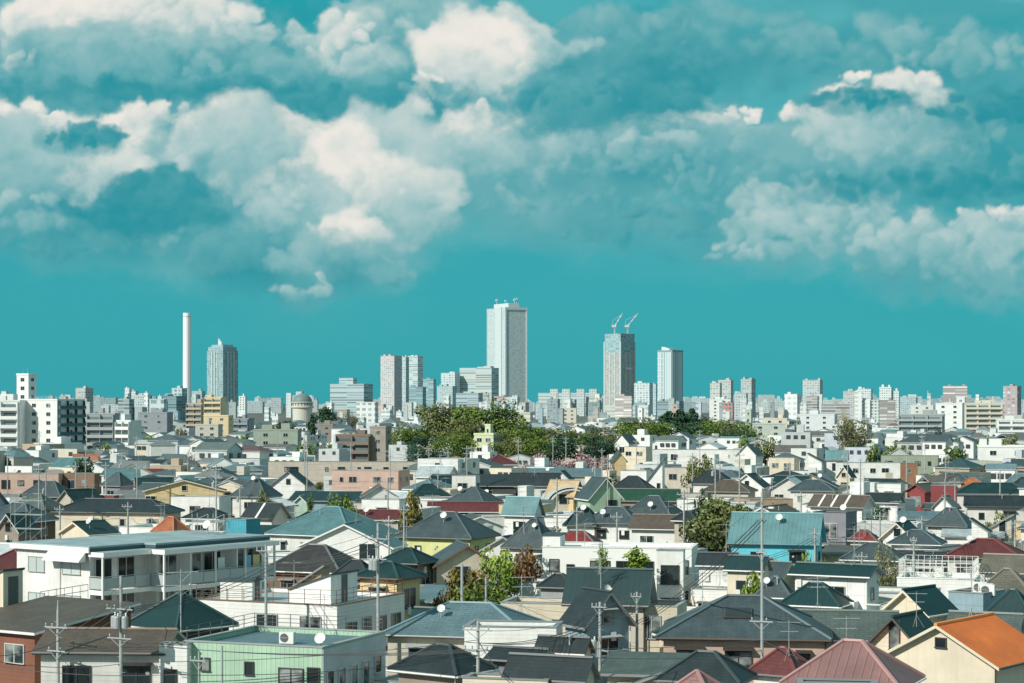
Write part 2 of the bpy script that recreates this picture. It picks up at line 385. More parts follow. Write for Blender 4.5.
    for (x, y, L_, a_) in ((-40,112,90,.35),(20,150,170,1.15),(-70,190,150,-.43),(-10,225,240,-.43),(60,300,300,1.13),(-110,330,420,-.43),(30,450,500,-.40),(-160,560,500,1.15),(180,560,500,1.15)):
        lane(x, y, x+L_*cos(a_), y+L_*sin(a_), 5.0)
# ------------------------------------------------------------------ houses
_wc = {}
def win_meshes(w, h, fm, mull=True, gm=None):
    gm = gm or GLASS
    key = (round(w, 1), round(h, 1), fm.name, mull, gm.name)
    if key not in _wc:
        w, h = key[0], key[1]; t = .06
        b = MB()
        b.box(-w/2-t, w/2+t, -.09, 0, h/2, h/2+t, fm); b.box(-w/2-t-.03, w/2+t+.03, -.13, 0, -h/2-t, -h/2, fm)
        b.box(-w/2-t, -w/2, -.088, 0, -h/2, h/2, fm); b.box(w/2, w/2+t, -.088, 0, -h/2, h/2, fm)
        if mull and w > .9: b.box(-.03, .03, -.085, 0, -h/2, h/2, fm)
        g = MB(); g.box(-w/2, w/2, -.045, -.003, -h/2, h/2, gm)
        _wc[key] = (b.mesh('window'), g.mesh('pane'))
    return _wc[key]
def add_window(par, x, y, z, rot, w, h, fm, lod=0, gm=None):
    a, g = win_meshes(w, h, fm, True, gm)
    f = link('window', a, par, (x, y, z), rot); link('pane', g, f)
    return f

def zroof(kind, a, b, He, rise, x, y):
    ax, ay = abs(x), abs(y)
    if kind == 'hip': return He + rise*min(a-ax, b-ay)/min(a, b)
    if kind == 'gable': return He + rise*(a-ax)/a
    if kind == 'gablex': return He + rise*(b-ay)/b
    if kind == 'shed': return He + rise*(y+b)/(2*b)
    if kind == 'shedf': return He + rise*(b-y)/(2*b)
    if kind == 'shedR': return He + rise*(x+a)/(2*a)
    if kind == 'shedL': return He + rise*(a-x)/(2*a)
    return He

def roof_mesh(kind, a, b, He, rise, m, fm, t=.16):
    B = MB(); c = [(-a,-b), (a,-b), (a,b), (-a,b)]
    zf = lambda p: zroof(kind, a, b, He, rise, p[0], p[1])
    if kind == 'hip':
        zr = He+rise
        if a > b+.05: r0, r1 = (-(a-b), 0, zr), ((a-b), 0, zr)
        elif b > a+.05: r0, r1 = (0, -(b-a), zr), (0, (b-a), zr)
        else: r0 = r1 = (0, 0, zr)
        e = [(p[0], p[1], He) for p in c]; u = [(p[0], p[1], He-t) for p in c]
        if a > b+.05:
            B.poly([e[0], e[1], r1, r0], m); B.poly([e[1], e[2], r1], m); B.poly([e[2], e[3], r0, r1], m); B.poly([e[3], e[0], r0], m)
        elif b > a+.05:
            B.poly([e[0], e[1], r0], m); B.poly([e[1], e[2], r1, r0], m); B.poly([e[2], e[3], r1], m); B.poly([e[3], e[0], r0, r1], m)
        else:
            for k in range(4): B.poly([e[k], e[(k+1) % 4], r0], m)
        for k in range(4): j = (k+1) % 4; B.poly([u[k], u[j], e[j], e[k]], fm)
        B.poly(u[::-1], fm)
        rid = [(e[0], r0), (e[1], r1 if a > b+.05 else r0), (e[2], r1), (e[3], r0 if a > b+.05 else r1)] + ([(r0, r1)] if r0 != r1 else [])
        return B, rid
    if kind in ('gable', 'gablex'):
        zr = He+rise
        if kind == 'gable': P = [(-a,-b,He), (0,-b,zr), (a,-b,He), (a,b,He), (0,b,zr), (-a,b,He)]
        else: P = [(-a,b,He), (-a,0,zr), (-a,-b,He), (a,-b,He), (a,0,zr), (a,b,He)]
        U = [(p[0], p[1], p[2]-t*1.15) for p in P]
        B.poly([P[0], P[1], P[4], P[5]], m); B.poly([P[1], P[2], P[3], P[4]], m)
        B.poly([U[5], U[4], U[1], U[0]], fm); B.poly([U[4], U[3], U[2], U[1]], fm)
        for k in range(6): j = (k+1) % 6; B.poly([U[k], U[j], P[j], P[k]], fm)
        return B, [(P[1], P[4])]
    P = [(p[0], p[1], zf(p)) for p in c]; U = [(p[0], p[1], p[2]-t) for p in P]
    B.poly(P, m); B.poly(U[::-1], fm)
    for k in range(4): j = (k+1) % 4; B.poly([U[k], U[j], P[j], P[k]], fm)
    return B, []

HOUSES = []
RECTS = []
def house(label, nick, x0, x1, ye, yr=None, kind='hip', He=5.7, yaw=-25, asp=.9, wall='white', roof='slate', rk='slate', wk='stucco', over=.45,
          wins='auto', yb=None, trim=None, frame=None, group=None, name='house', cat='house', rise=None, auto=None, geo=None, storeys=2, gut=True, seed=None, dz=None):
    rr = random.Random(seed if seed is not None else int(x0*7+ye*13))
    th = radians(yaw); cs, sn = cos(th), sin(th)
    if geo is None:
        ppm = (ye-HOR)/(CAMH-He); dn = F/ppm
        S = (x1-x0)/ppm
        ws = S/(abs(cs)+asp*abs(sn)); ls = asp*ws                      # roof footprint
        dc = dn + (ws*abs(sn)+ls*abs(cs))/2
        cx = wx((x0+x1)/2, dc)
    else: cx, dc, ws, ls = geo
    if kind == 'flat': over = 0
    over = min(over, ws*.12, ls*.12)
    a, b = ws/2, ls/2; w, l = ws-2*over, ls-2*over
    if rise is None:
        if yr is not None and kind != 'flat':
            dr = dc if kind != 'gable' else dc - b*cs
            if kind == 'shed': dr = dc + b*cs
            rise = wz(yr, dr)-He
        else: rise = .45*min(a, b) if kind in ('hip', 'gable', 'gablex') else .25*b
        rise = max(.25, min(rise, 5.5))
    t = thing(name, label, cat, (cx, dc, 0), th, group, nick, auto)
    if wk == 'stucco' and dc < 420: wk = rr.choices(['stucco','siding','panel'], [5,3,2])[0]
    wm = wallm(wall, wk) if not hasattr(wall, 'node_tree') else wall
    rm = roof if hasattr(roof, 'node_tree') else roofm(roof, rk)
    fm = mat('metalwork', WALLS[trim] if trim else (.26,.28,.28), .5)
    frm = frame or rr.choice([FRAME_W, FRAME_D, METAL])
    near = dc < 330
    # walls
    hw, hl = w/2, l/2; c = [(-hw,-hl), (hw,-hl), (hw,hl), (-hw,hl)]
    B = MB(); zr = lambda x, y: zroof(kind, a, b, He, rise, x, y)
    if kind == 'flat':
        B.prism(c, 0, He-.35, wm)
        t0 = .22
        for (p, q) in (((-hw,-hl),(hw,-hl+t0)), ((-hw,hl-t0),(hw,hl)), ((-hw,-hl+t0),(-hw+t0,hl-t0)), ((hw-t0,-hl+t0),(hw,hl-t0))):
            B.box(p[0], q[0], p[1], q[1], He-.35, He, wm)
        B.build('wall', t)
        D = MB(); D.box(-hw+t0+.01, hw-t0-.01, -hl+t0+.01, hl-t0-.01, He-.34, He-.28, rm)
        ro = D.build('roof', t)
        K = MB(); e = .05
        K.box(-hw-e, hw+e, -hl-e, -hl+t0+e, He+.002, He+.07, fm); K.box(-hw-e, hw+e, hl-t0-e, hl+e, He+.002, He+.07, fm)
        K.box(-hw-e, -hw+t0+e, -hl+t0+e+.002, hl-t0-e-.002, He+.003, He+.069, fm); K.box(hw-t0-e, hw+e, -hl+t0+e+.002, hl-t0-e-.002, He+.003, He+.069, fm)
        K.build('coping', ro)
    else:
        g = .14
        if kind == 'gable':
            for y, s in ((-hl, 1), (hl, -1)):
                p = [(-hw,y,0), (hw,y,0), (hw,y,zr(hw,0)-g), (0,y,zr(0,0)-g), (-hw,y,zr(hw,0)-g)]; B.poly(p[::s], wm)
            for x, s in ((hw, 1), (-hw, -1)): B.poly([(x,-hl,0), (x,hl,0), (x,hl,zr(hw,0)-g), (x,-hl,zr(hw,0)-g)][::s], wm)
        elif kind == 'gablex':
            for x, s in ((hw, 1), (-hw, -1)):
                p = [(x,-hl,0), (x,hl,0), (x,hl,zr(0,hl)-g), (x,0,zr(0,0)-g), (x,-hl,zr(0,hl)-g)]; B.poly(p[::s], wm)
            for y, s in ((-hl, 1), (hl, -1)): B.poly([(-hw,y,0), (hw,y,0), (hw,y,zr(0,hl)-g), (-hw,y,zr(0,hl)-g)][::s], wm)
        elif kind == 'hip': B.prism(c, 0, He-.1, wm)
        else: B.prism(c, 0, [zr(*p)-g for p in c], wm)
        B.build('wall', t)
        RB, rid = roof_mesh(kind, a, b, He, rise, rm, fm)
        ro = RB.build('roof', t)
        if rid and dc < 480:
            K = MB(); rc = mat('metalwork', tuple(min(1, x*1.5+.02) for x in (ROOFS[roof] if isinstance(roof, str) else (.1,.1,.1))), .5)
            for p, q in rid: K.tube(Vector(p)+Vector((0,0,.02)), Vector(q)+Vector((0,0,.02)), .11, .11, 5, rc)
            K.build('ridge_cap', ro)
        if gut and near and kind in ('hip', 'gablex', 'gable'):
            K = MB(); gm = FRAME_D if rr.random() < .5 else PLAST_W
            if kind != 'gable': K.tube((-a, -b-.06, He-.08), (a, -b-.06, He-.08), .06, .06, 5, gm)
            if kind != 'gablex': K.tube((a+.06, -b, He-.08), (a+.06, b, He-.08), .06, .06, 5, gm)
            K.tube((hw+.07, -hl-.07, .2), (hw+.07, -hl-.07, He-.15), .045, .045, 5, gm)
            K.build('gutter', ro)
    # windows
    def face(f):   # centre line point, outward rotation, length
        return {'F': ((0,-hl), 0.0, w, (1,0)), 'R': ((hw,0), pi/2, l, (0,1)), 'L': ((-hw,0), -pi/2, l, (0,-1))}[f]
    def put(f, u, z, ww, hh):
        (px, py), rot, ln, dr = face(f)
        o = .004
        if near and wins == 'auto' and f == 'F' and z > 2.5 and rr.random() < .4:
            q = MB(); q.prism([(-ww/2-.15,-.55),(ww/2+.15,-.55),(ww/2+.15,-.005),(-ww/2-.15,-.005)], [0]*4, [.04,.04,.16,.16], frm); q.build('window_hood', t, (px+dr[0]*u*ln, py+dr[1]*u*ln, z+hh/2+.14), rot)
        add_window(t, px+dr[0]*u*ln + (0 if f == 'F' else (o if f == 'R' else -o)), py+dr[1]*u*ln - (o if f == 'F' else 0), z, rot, ww, hh, frm)
    if wins == 'auto':
        wallh = He-.1 if kind != 'flat' else He-.5
        fl = [wallh-1.35-k*2.75 for k in range(4) if wallh-1.35-k*2.75 > 1.0]
        if dc > 240: fl = fl[:1]
        faces = ['F', 'R'] if yaw <= 0 else ['F', 'L']
        if dc > 420: faces = ['F']
        for f in faces:
            ln = w if f == 'F' else l
            n = max(1, int(ln/3.1)); n = min(n, 4 if kind != 'flat' or ln < 16 else 9)
            for z in fl:
                for k in range(n):
                    if rr.random() < .08: continue
                    ww, hh = rr.choice([(1.6,1.1), (1.6,1.1), (1.2,1.0), (.7,.9), (1.7,1.7)])
                    u = (k+.5)/n-.5 + rr.uniform(-.06, .06)
                    put(f, u, z-(.3 if hh > 1.5 else 0), min(ww, ln/n*.8), hh)
        if near:      # small vents and meter boxes on the walls
            for k in range(3):
                f = rr.choice(['F','F','R']); (px, py), rot, ln, dr = face(f); u = rr.uniform(-.44,.44); z = rr.uniform(max(1.5, He-3.6), max(1.8, He-.6))
                if kind == 'flat': z -= .3
                q = MB()
                if rr.random() < .6: q.lathe([(.13,0),(.13,.09),(0,.10)], 8, METAL); o = q.build('wall_vent', t, (px+dr[0]*u*ln, py+dr[1]*u*ln, z)); o.rotation_euler = (pi/2, 0, rot)
                else: q.box(-.2,.2,-.16,-.003,-.3,.3,PLAST_W); q.build('meter_box', t, (px+dr[0]*u*ln, py+dr[1]*u*ln, z), rot)
        hq = dict(o=t, w=w, l=l)
        if near and He > 4.9 and rr.random() < .42: balcony(hq, rr.choice(['F','F','R']), rr.uniform(-.15,.25), max(2.4, He-2.9), min(3.4, w*.5), 1.1, rr.choice([PLAST_W, FRAME_D, wm]), rr.random() < .45)
        if near and kind != 'flat' and rr.random() < .14:
            q = MB(); x, y = rr.uniform(-.4,.4)*a, -rr.uniform(.15,.5)*b; z0 = zroof(kind,a,b,He,rise,x,y); q.tube((x,y,z0-.1),(x,y,z0+.42),.055,.055,8,METAL); q.lathe([(.10,0),(.10,.08),(0,.14)],8,METAL,(x,y,z0+.42)); q.build('roof_vent', ro)
        if kind in ('gable',) and rr.random() < .5 and rise > 1.6: put('F', 0, He+rise*.25, .8, .8)
    elif wins:
        for q in wins: put(*q)
    h = dict(o=t, nick=nick, label=label, kind=kind, a=a, b=b, He=He, rise=rise, cx=cx, d=dc, th=th, w=w, l=l, fm=frm, near=near)
    h['z'] = lambda x, y: (zroof(kind, a, b, He, rise, x, y) if kind != 'flat' else He-.28)
    HOUSES.append(h)
    tops = [scr(h_world(h, x, y, h['z'](x, y))) for x in (-a, 0, a) for y in (-b, 0, b)]
    yt = min(p[1] for p in tops); xa, xb = min(p[0] for p in tops), max(p[0] for p in tops)
    ppm = F/dc
    h['rect'] = (xa, xb, yt, (yb if yb is not None else HOR+(CAMH-He)*ppm + .45*ppm)); h['rad'] = .5*sqrt(ws*ws+ls*ls)
    RECTS.append((xa, xb, yt, h['rect'][3], dc, cx, h['rad'], auto is None))
    return h
def h_world(h, x, y, z):
    c, s = cos(h['th']), sin(h['th'])
    return Vector((h['cx']+x*c-y*s, h['d']+x*s+y*c, z))

def balcony(h, f, u, z, ln, dep_=1.2, panel=None, solid=True):
    """slab + parapet panel + rail on a face of a house; parts under one child"""
    hw, hl = h['w']/2, h['l']/2
    px, py, rot = {'F': (u*h['w'], -hl-.005, 0), 'R': (hw+.005, u*h['l'], pi/2), 'L': (-hw-.005, -u*h['l'], -pi/2)}[f]
    pm = panel or PLAST_W
    B = MB(); B.box(-ln/2, ln/2, -dep_, 0, -.16, 0, pm)
    o = B.build('balcony', h['o'], (px, py, z), rot)
    K = MB()
    if solid:
        K.box(-ln/2, ln/2, -dep_, -dep_+.08, .004, 1.0, pm); K.box(-ln/2, -ln/2+.08, -dep_+.084, 0, .004, 1.0, pm); K.box(ln/2-.08, ln/2, -dep_+.084, 0, .004, 1.0, pm)
    else:
        for k in range(int(ln/.16)+1):
            x = -ln/2+k*ln/int(ln/.16); K.box(x-.012, x+.012, -dep_+.02, -dep_+.05, .004, 1.0, pm)
        K.box(-ln/2, ln/2, -dep_, -dep_+.07, 1.003, 1.06, pm)
        for x in (-ln/2, ln/2): K.box(x-.02, x+.02, -dep_+.074, 0, .95, 1.05, pm)
    K.build('railing', o)
    return o
# ------------------------------------------------------------------ rooftop and street things
PROTO = {}
def proto(kind):
    if kind in PROTO: return PROTO[kind]
    if kind == 'ac_unit':
        t = thing('ac_unit', None, 'air conditioner', (0,-500,0))
        B = MB(); B.box(-.42,.42,-.16,.16,.08,.70,PLAST_W); B.build('casing', t)
        G = MB(); G.lathe([(.235,0),(.235,.03),(.0,.035)], 16, METAL_D)
        for k in range(4): G.box(-.24,.24,-.012,.012,.036+.0*k,.04,METAL) if k == 0 else None
        g = G.build('fan_grille', t); g.location = (-.12,-.162,.40); g.rotation_euler = (pi/2,0,0)
        K = MB(); K.box(-.36,-.28,-.18,.18,0,.08,METAL_D); K.box(.28,.36,-.18,.18,0,.08,METAL_D); K.build('foot', t)
    if kind == 'satellite_dish':
        t = thing('satellite_dish', None, 'satellite dish', (0,-500,0))
        B = MB(); B.lathe([(0,0),(.12,.012),(.24,.05),(.33,.095),(.335,.11),(.24,.066),(.12,.03),(0,.018)], 18, PLAST_W)
        d = B.build('reflector', t, (0,-.10,.75), None, True); d.rotation_euler = (radians(62),0,radians(-20))
        K = MB(); K.tube((0,0,0),(0,0,.85),.035,.035,6,METAL); K.build('mast', t)
        K = MB(); K.tube((0,-.10,.55),(.05,-.50,.78),.018,.018,5,METAL); K.box(.01,.09,-.56,-.48,.74,.82,PLAST_W); K.build('feed_arm', t)
    if kind == 'tv_antenna':
        t = thing('tv_antenna', None, 'antenna', (0,-500,0))
        K = MB(); K.tube((0,0,0),(0,0,2.6),.028,.022,6,METAL)
        for a in (0, 2.1, 4.2): K.tube((.55*cos(a),.55*sin(a),0),(0,0,.9),.012,.012,4,METAL)
        K.build('mast', t)
        for z, ln, n in ((2.45,1.5,9), (1.85,1.1,5)):
            K = MB(); K.tube((-ln*.5,0,z),(ln*.5,0,z),.02,.02,5,METAL)
            for k in range(n):
                x = -ln*.5+ln*k/(n-1); e = .24 if n > 6 else .5
                K.tube((x,-e,z+.02),(x,e,z+.02),.011,.011,4,METAL)
            K.build('boom', t)
    if kind == 'aerial_mast':
        t = thing('tv_antenna', None, 'antenna', (0,-500,0))
        K = MB(); K.tube((0,0,0),(0,0,3.6),.04,.03,6,METAL); K.build('mast', t)
        for z, e, a in ((3.45,.9,.2), (2.75,1.25,.12)):
            K = MB(); K.tube((-e,-e*a,z),(e,e*a,z),.026,.026,5,METAL)
            for k in range(7):
                x = -e+2*e*k/6; K.tube((x,x*a-.3,z),(x,x*a+.3,z),.014,.014,4,METAL)
            K.tube((0,0,z-.55),(-e*.6,-e*.6*a,z),.016,.016,4,METAL); K.tube((0,0,z-.55),(e*.6,e*.6*a,z),.016,.016,4,METAL)
            K.build('boom', t)
    if kind == 'water_tank':
        t = thing('water_tank', None, 'tank', (0,-500,0))
        B = MB(); B.lathe([(0,.5),(.85,.5),(.9,.55),(.9,1.9),(.6,2.15),(0,2.2)], 16, PLAST_W); B.build('tank_body', t, None, None, False)
        K = MB()
        for x in (-.6,.6):
            for y in (-.6,.6): K.tube((x,y,0),(x,y,.55),.05,.05,5,METAL_D)
        K.build('stand', t)
    PROTO[kind] = t
    return t
def place(kind, loc, yaw, label, group=None, s=1.0, cat=None, auto=None):
    p = proto(kind); return dup(p, loc, yaw, s, label, group, cat or p['category'], auto)
def on(h, kind, fx, fy, word=None, s=1.0, yaw=None, label=None):
    """put a rooftop thing on house h at footprint fraction fx, fy (-.5...5)"""
    x, y = fx*2*h['a'], fy*2*h['b']
    p = h_world(h, x, y, h['z'](x, y)-.04)
    base = dict(ac_unit='boxy white air conditioner unit', satellite_dish='small round white satellite dish', tv_antenna='thin grey TV antenna with short rods',
                aerial_mast='tall grey TV antenna mast with two booms', water_tank='round white rooftop water tank')[kind]
    lab = label or f"{base} on the {h['nick']}"
    return place(kind, p, h['th']+radians(25) if yaw is None else yaw, lab, {'ac_unit': 'air conditioners on the roofs', 'satellite_dish': 'satellite dishes on the roofs'}.get(kind, 'rooftop antennas and tanks'), s)

POLES = []
def pole(px, yt, d, label, arms=((.5, 1.0),), trans=0, yaw=-25, steel=False, r=.10, lamp=False, low=None, cone=False, nick=None):
    zt = wz(yt, d); zt = max(zt, 3.0)
    t = thing('utility_pole' if not steel else 'steel_pole', label, 'utility pole' if not steel else 'pole', (wx(px, d), d, 0), radians(yaw), 'utility poles along the lanes', nick)
    m = METAL if steel else CONC
    B = MB(); B.tube((0,0,0),(0,0,zt-(.7 if cone else 0)), r*1.25, r*.85, 10, m)
    if cone: B.tube((0,0,zt-.7),(0,0,zt), r*.8, r*.25, 8, m)
    B.build('shaft', t)
    for dz, e in arms:
        K = MB(); z = zt-dz; K.box(-e, e, -r-.08, -r, z-.035, z+.035, METAL)
        K.tube((0,-r,z-.5),(e*.7,-r-.04,z-.04),.02,.02,4,METAL); K.tube((0,-r,z-.5),(-e*.7,-r-.04,z-.04),.02,.02,4,METAL)
        o = K.build('crossarm', t)
        for x in ((-e*.9, -e*.35, e*.8) if dz < 2 else (-e*.8, e*.45)):
            I = MB(); I.lathe([(.025,0),(.05,.04),(.035,.08),(.055,.12),(.035,.16),(0,.2)], 7, METAL)
            I.build('insulator', o, (x, -r-.05, z+.05))
    for k in range(trans):
        a = -1.1 + k*1.2; K = MB(); z = zt-3.0
        K.lathe([(0,0),(.19,0),(.2,.04),(.2,.62),(.15,.70),(0,.72)], 12, METAL)
        o = K.build('transformer', t, ((r+.3)*sin(a), -(r+.3)*cos(a), z))
        K = MB(); K.lathe([(.04,0),(.06,.05),(.04,.1),(.06,.15),(0,.22)], 7, PLAST_W); K.build('bushing', o, (.08,0,.71))
    if lamp:
        K = MB(); K.path([(0,0,zt-1.2),(.4,-.4,zt-.9),(.8,-.8,zt-.85)], .03, 5, METAL); K.box(.7,1.0,-1.0,-.7,zt-.9,zt-.8,PLAST_W); K.build('street_light', t)
    S = MB()
    for k in range(int(zt/.9)-2): z = 1.8+k*.9; S.tube((r*(1 if k%2 else -1),0,z),((r+.2)*(1 if k%2 else -1),0,z),.014,.014,4,METAL)
    if not steel and zt > 5: S.build('step_bolts', t)
    q = dict(x=wx(px, d), y=d, zt=zt, nick=nick, yaw=radians(yaw), e=arms[0][1] if arms else .2, r=r); POLES.append(q); return q
_cab = mat('metalwork', (.075,.08,.082), .6)
def cable(p, q, sag, label, r=.023, group='overhead cables between the poles'):
    p, q = Vector(p), Vector(q); n = 12; pts = []
    mid = Vector((p.x, p.y, 0))
    for k in range(n+1):
        u = k/n; v = p.lerp(q, u); v.z -= sag*4*u*(1-u); pts.append(v-mid)
    B = MB(); B.path(pts, r, 4, _cab); o = B.build('overhead_cable', None, mid)
    return tag(o, label, 'cable', group)

# ------------------------------------------------------------------ trees
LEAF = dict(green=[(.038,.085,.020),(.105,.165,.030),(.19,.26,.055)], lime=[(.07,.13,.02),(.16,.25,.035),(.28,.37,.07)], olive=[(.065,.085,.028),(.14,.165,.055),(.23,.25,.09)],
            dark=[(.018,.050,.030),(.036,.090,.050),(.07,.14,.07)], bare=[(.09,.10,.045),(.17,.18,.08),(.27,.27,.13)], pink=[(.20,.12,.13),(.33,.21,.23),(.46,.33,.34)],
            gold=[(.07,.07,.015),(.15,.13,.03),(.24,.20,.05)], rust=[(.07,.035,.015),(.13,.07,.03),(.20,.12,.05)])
_tm = {}
def tree_meshes(kind, shape, seed, leaves, lsz):
    key = (kind, shape, seed, leaves, lsz)
    if key in _tm: return _tm[key]
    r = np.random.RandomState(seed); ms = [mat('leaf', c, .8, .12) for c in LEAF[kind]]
    # unit tree: height 1, crown radius about .42; lobes fill an uneven volume
    nl = 26; lob = []
    for k in range(nl):
        while True:
            p = r.uniform(-1, 1, 3)
            if p.dot(p) < 1: break
        if shape == 'round': c = p*[.36,.36,.36]+[0,0,.54]; rad = r.uniform(.11,.20)
        elif shape == 'column': c = p*[.13,.13,.40]+[0,0,.54]; rad = r.uniform(.06,.12)
        elif shape == 'cone': h = (p[2]+1)/2; c = np.array([p[0]*.3*(1-h), p[1]*.3*(1-h), .2+.74*h]); rad = .15*(1-h)+.04
        elif shape == 'spread': c = p*[.52,.52,.34]+[0,0,.52]; rad = r.uniform(.12,.21)
        else: c = p*[.42,.42,.34]+[0,0,.42]; rad = r.uniform(.14,.24)       # bush
        lob.append((c, rad, r.uniform(0,1)))
    per = leaves//nl; V = []; Fc = []; Mi = []
    for c, rad, tone in lob:
        d = r.normal(size=(per,3)); d /= np.linalg.norm(d,axis=1)[:,None]+1e-9
        rr = rad*(.55+.5*r.rand(per)**.6); pos = c+d*rr[:,None]*[1,1,.85]
        for k in range(per):
            n = d[k]*.8+r.normal(size=3)*.6+[0,0,.25]; n /= np.linalg.norm(n)
            a = np.cross(n, r.normal(size=3)); a /= np.linalg.norm(a)+1e-9; b = np.cross(n, a)
            s = lsz*r.uniform(.6,1.4); i = len(V)
            V += [pos[k]-a*s-b*s*.6, pos[k]+a*s-b*s*.6, pos[k]+a*s*.5+b*s*.8, pos[k]-a*s*.5+b*s*.8]; Fc.append((i,i+1,i+2,i+3))
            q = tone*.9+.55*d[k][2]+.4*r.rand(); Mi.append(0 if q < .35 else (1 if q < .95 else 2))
    me = bpy.data.meshes.new('crown'); me.from_pydata([tuple(v) for v in V], [], Fc)
    for m in ms: me.materials.append(m)
    me.polygons.foreach_set('material_index', Mi); me.update()
    B = MB(); bark = mat('concrete', (.10,.085,.065), .9)
    top = .45 if shape != 'column' else .8
    B.tube((0,0,0),(.01,0,top*.55),.030,.022,7,bark); B.tube((.01,0,top*.55),(0,.015,top*1.25),.022,.010,6,bark)
    for c, rad, tone in lob[:14]:
        s = Vector((.005,0,top*r.uniform(.5,1.1))); e = Vector(c); m_ = s.lerp(e,.5)+Vector((0,0,-.03))
        B.tube(s, m_, .011, .008, 5, bark); B.tube(m_, e, .008, .003, 4, bark)
        if kind == 'bare':
            for _ in range(9):
                f = e+Vector(r.normal(size=3)*rad*.8)+Vector((0,0,rad*.5)); B.tube(m_.lerp(e, r.rand()), f, .0035, .0012, 3, bark)
    _tm[key] = (me, B.mesh('trunk')); return _tm[key]
def tree(px, yt, d, wpx, kind, shape, label, seed=1, leaves=1600, lsz=.022, z0=0.0, group=None, auto=None, nick=None, zt=None, name=None, hand=False):
    """crown top at row yt, crown width wpx pixels, standing d metres off"""
    top = (zt if zt is not None else wz(yt, d))-z0; wid = wpx/F*d
    me, tr = tree_meshes(kind, shape, seed, leaves, lsz)
    bush = shape == 'bush' and name != 'tree'
    sw = wid/{'round': .95, 'column': .42, 'cone': .72, 'spread': 1.25, 'bush': 1.1}[shape]
    t = thing(name or ('bush' if bush else 'tree'), label, 'bush' if bush else 'tree', (wx(px, d), d, z0), R.uniform(0, 6.28), group or ('bushes between the houses' if bush else 'trees among the houses'), nick, auto)
    t.scale = (sw, sw, top)
    link('crown', me, t); link('trunk', tr, t)
    RECTS.append((px-wpx/2, px+wpx/2, yt, yt+wpx*.42, d, wx(px, d), wid*.4, auto is None or hand))
    return t
